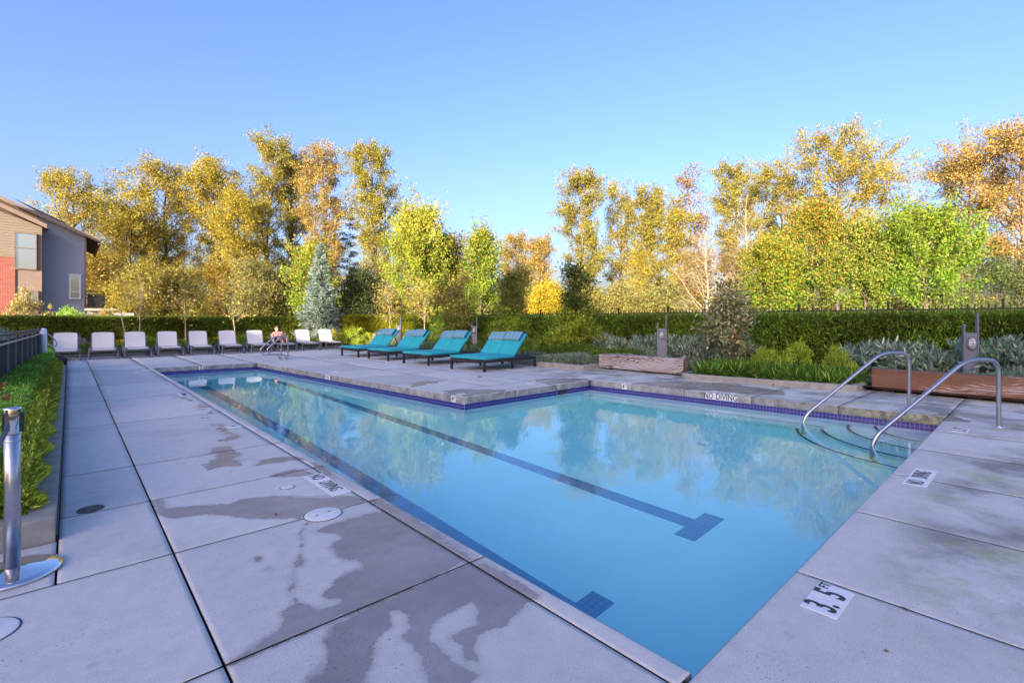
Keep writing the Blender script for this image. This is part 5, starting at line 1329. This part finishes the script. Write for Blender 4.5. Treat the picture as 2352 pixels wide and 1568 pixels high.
for i in range(k+1): link('baluster', bl, None, pr, loc=(c0[0]+(c1[0]-c0[0])*i/k, 44.05, (zt_+zf)/2))
ps2 = MB().box((0, 0, 0), (.09, .09, zt_-zf+.12)).mesh('post'); ps2.materials.append(M['black_metal'])
for i in range(4): link('post', ps2, None, pr, loc=(c0[0]+(c1[0]-c0[0])*i/3, 44.05, (zt_+zf)/2))
gb = empty('barbecue', (c0[0]+.6, 45.2, zf), label='dark covered barbecue on the porch of the house', cat='barbecue')
MB().box((0, 0, .45), (.95, .5, .7), b=.03).build('cabinet', M['black_metal'], gb); MB().tube([(-.45, 0, .86), (.45, 0, .86)], .2, 14).build('hood', M['fence_dark'], gb)
# low wall below the porch
o = MB(); o.box((hz(800, 1140, 40)[0]+.6, 40, hz(800, 1146, 40)[2]/2), (3.4, .2, hz(800, 1146, 40)[2])); o.build('garden_wall', M['pale_render'], label='pale low wall seen over the hedge below the porch', cat='wall')
# planting before the house
HP = 'bushes before the house'
shrub('house_bush', 'tall pale flowered bush in front of the brick wall', 'shrub', at(55, 29, 0), 1.7, 1.5, zt(655, 29), 3800, .15, (.22, .20, .06), (.32, .27, .12), .4, 1.2, .35, HP)
shrub('house_bush', 'sparse pale bush below the blue grey siding', 'shrub', at(112, 29, 0), .9, .9, zt(690, 29), 1200, .14, (.20, .19, .06), (.30, .26, .12), .4, 1.2, .35, HP)
shrub('house_bush', 'rounded lime green bush under the white window', 'shrub', at(163, 29, 0), 1.7, 1.4, zt(692, 29), 4200, .13, (.17, .28, .04), (.26, .36, .08), .4, .8, .4, HP)
shrub('house_bush', 'low golden bush in front of the porch', 'shrub', at(238, 29, 0), 2.2, 1.2, zt(706, 29), 3200, .14, (.24, .20, .05), (.30, .26, .1), .4, .8, .4, HP)
shrub('house_bush', 'yellowish bush at the left edge above the dark hedge', 'shrub', at(12, 29, 0), 1.2, 1.2, zt(700, 29), 1800, .14, (.22, .19, .05), (.30, .26, .1), .4, .8, .4, HP)
shrub('blue_conifer', 'blue needled conifer branches at the left edge above the black fence', 'shrub', at(-16, 13.5, 0), .95, .95, 1.28, 1800, .20, (.16, .22, .24), (.10, .15, .16), .4, .3, .12)

# ------------------------------------------------------------------ the sunbather
def skin_body(name, pts, edges, rad, m, parent, sub=2, root=0):
    me = bpy.data.meshes.new(name); me.from_pydata(pts, edges, []); o = bpy.data.objects.new(name, me); C.objects.link(o)
    o.modifiers.new('s', 'SKIN'); sk_ = me.skin_vertices[0].data
    for i, r in enumerate(rad): sk_[i].radius = (r, r) if not isinstance(r, tuple) else r
    for v in sk_: v.use_root = False
    sk_[root].use_root = True
    ss = o.modifiers.new('u', 'SUBSURF'); ss.levels = sub; ss.render_levels = sub
    dg = bpy.context.evaluated_depsgraph_get(); m2 = bpy.data.meshes.new_from_object(o.evaluated_get(dg))
    bpy.data.objects.remove(o); bpy.data.meshes.remove(me)
    m2.name = name; m2.materials.clear(); m2.materials.append(M[m]); m2.polygons.foreach_set('use_smooth', [True]*len(m2.polygons))
    return link(name, m2, None, parent)
px_, py_ = 7.05, 22.2
pers = empty('person', (px_, py_, 0), 0, label='bare chested sunbather in black trunks and sunglasses reclining on the eighth lounger', cat='person')
V = [(0, 1.02, .47), (0, 1.22, .58), (0, 1.40, .72), (0, 1.50, .81), (0, 1.55, .88),         # pelvis belly chest neckbase neck
     (-.19, 1.44, .76), (-.27, 1.26, .60), (-.10, 1.06, .66),                                # left arm: shoulder elbow wrist
     (.19, 1.44, .76), (.27, 1.26, .60), (.10, 1.06, .66),
     (-.11, .98, .47), (-.17, .58, .66), (-.10, .34, .40), (-.10, .22, .42),
     (.11, .98, .47), (.16, .60, .64), (.08, .34, .40), (.09, .22, .42)]
E_ = [(0, 1), (1, 2), (2, 3), (3, 4), (2, 5), (5, 6), (6, 7), (2, 8), (8, 9), (9, 10), (0, 11), (11, 12), (12, 13), (13, 14), (0, 15), (15, 16), (16, 17), (17, 18)]
rd = [(.17, .13), (.17, .13), (.18, .125), .09, .058, .07, .048, .032, .07, .048, .032, .098, .065, .045, .035, .098, .065, .045, .035]
body = skin_body('body', V, E_, rd, 'skin', pers)
hd = bmesh.new(); bmesh.ops.create_uvsphere(hd, u_segments=20, v_segments=14, radius=1)
for v in hd.verts:
    x, y, z = v.co; y2 = y*(.105); z2 = z*.125*(1 if z > 0 else 1.08); x2 = x*.080*(1-.22*max(0, -z))
    if y < -.7 and abs(x) < .3 and -.35 < z < .15: y2 -= .022
    v.co = Vector((x2, y2, z2))
me = bpy.data.meshes.new('head'); hd.to_mesh(me); hd.free(); me.polygons.foreach_set('use_smooth', [True]*len(me.polygons))
head = link('head', me, M['skin'], pers, loc=(0, 1.545, .985), rot=(-.15, 0, .05))
for s in (-1, 1): link('ear', MB().box((0, 0, 0), (.016, .035, .055), b=.007).mesh('ear'), M['skin'], head, loc=(s*.082, .01, -.01))
gl = MB()
for s in (-1, 1): gl.box((s*.036, -.104, .022), (.052, .012, .034), b=.005); gl.box((s*.078, -.05, .028), (.006, .10, .010))
gl.box((0, -.106, .028), (.024, .008, .008)); gl.build('sunglasses', M['ink'], head)
MB().box((0, -.104, -.062), (.045, .008, .008), b=.003).build('mouth', mat('lips', (.35, .12, .10), .6, 0, .1, 20), head)
hr = bmesh.new(); bmesh.ops.create_uvsphere(hr, u_segments=18, v_segments=12, radius=1)
bmesh.ops.delete(hr, geom=[v for v in hr.verts if v.co.z < .15 and v.co.y < .2 or v.co.z < -.3], context='VERTS')
for v in hr.verts: v.co = Vector((v.co.x*.085, v.co.y*.110+.006, v.co.z*.133+.002))
me = bpy.data.meshes.new('hair'); hr.to_mesh(me); hr.free(); link('hair', me, M['hair'], head)
skin_body('trunks', [(0, 1.04, .475), (-.11, .97, .48), (-.145, .80, .565), (.11, .97, .48), (.14, .80, .56)], [(0, 1), (1, 2), (0, 3), (3, 4)], [(.185, .145), .112, .093, .112, .093], 'black_cloth', pers)
# hands with five fingers each resting on the belly
for s in (-1, 1):
    w0 = Vector((s*.10, 1.06, .66)); dr = Vector((-s*.8, .05, .10)).normalized(); up_ = Vector((0, -.45, .9)).normalized(); sd = dr.cross(up_).normalized()
    pts = [w0, w0+dr*.05, w0+dr*.09]; ed = [(0, 1), (1, 2)]; rr_ = [.026, .034, .032]
    for k in range(4):
        b0 = w0+dr*.09+sd*(.024-.016*k); L_ = (.062, .070, .066, .052)[k]
        n_ = len(pts); pts += [b0+dr*L_*.45+up_*.006, b0+dr*L_-up_*.012]; ed += [(2, n_), (n_, n_+1)]; rr_ += [.0095, .008]
    n_ = len(pts); pts += [w0+dr*.03+sd*.035, w0+dr*.07+sd*.045]; ed += [(0, n_), (n_, n_+1)]; rr_ += [.012, .010]
    skin_body('hand', [tuple(p) for p in pts], ed, rr_, 'skin', pers, 1)

# ------------------------------------------------------------------ the residents' building behind the camera whose shade covers the pool
q_ = np.array([-SY, SX]); s_ = np.array([SX, SY])
BD = 65                                  # distance of its front from the viewpoint
club = empty('apartment_building', (0, 0, 0), label='pale apartment building behind the viewpoint whose shadow covers the pool', cat='building')
def tq(t, s): p = q_*t+s_*s; return (float(p[0]), float(p[1]))
def block(t0, t1, z0, z1, name, m='pale_render', dep=11):
    """a block from t0 to t1 with roof heights z0 and z1"""
    z0 += (BD-14)*math.tan(SUN_EL); z1 += (BD-14)*math.tan(SUN_EL)
    b = MB(); P0, P1, P2, P3 = tq(t0, -BD), tq(t1, -BD), tq(t1, -BD-dep), tq(t0, -BD-dep)
    b.add([(*P0, -.1), (*P1, -.1), (*P2, -.1), (*P3, -.1), (*P0, z0), (*P1, z1), (*P2, z1), (*P3, z0)], [(0, 3, 2, 1), (4, 5, 6, 7), (0, 1, 5, 4), (1, 2, 6, 5), (2, 3, 7, 6), (3, 0, 4, 7)])
    return b.build(name, M[m], club)
block(-26, 11.3, 10.2, 10.2, 'wall'); block(11.303, 12.6, 10.2, 9.2, 'wall'); block(12.603, 14.0, 9.2, 7.35, 'wall')
block(14.003, 20.2, 7.35, 7.15, 'wall'); block(20.203, 21.7, 7.15, 8.2, 'wall'); block(21.703, 23.6, 8.2, 7.1, 'wall'); block(23.603, 31, 7.05, 6.9, 'wall')
wm = MB().box((0, 0, 0), (1.5, .12, 1.4)).mesh('window'); wm.materials.append(M['glass'])
for tt in np.arange(-24, 30, 3.0):
    for zz in tuple(1.7+3*k for k in range(7)):
        p = tq(tt, -BD+.02); link('window', wm, None, club, loc=(p[0], p[1], zz), rot=(0, 0, math.atan2(q_[1], q_[0])))

# a few dry leaves blown against the kerbs and onto the deck
nf = 70; a_ = rng.random(nf); FP = np.where((a_ < .55)[:, None], np.c_[11.2-rng.random(nf)**2*.5, rng.uniform(-.3, 2.2, nf)], np.where((a_ < .8)[:, None], np.c_[10.45+rng.uniform(-.3, .2, nf), rng.uniform(2.6, 8.3, nf)], np.c_[rng.uniform(.2, 4.5, nf), rng.uniform(.2, 5.5, nf)]))
FP = FP[sdf(FP, POOL) < -.06]
leafmesh('fallen_leaves', np.c_[FP, np.full(len(FP), .004)], np.c_[rng.normal(size=(len(FP), 2)), rng.uniform(.0, .25, len(FP))], rng.uniform(.02, .05, len(FP)), rng.uniform(.012, .025, len(FP)), tints(len(FP), (.16, .09, .03), .3), flat=(0, 0, 1), kind='stuff')
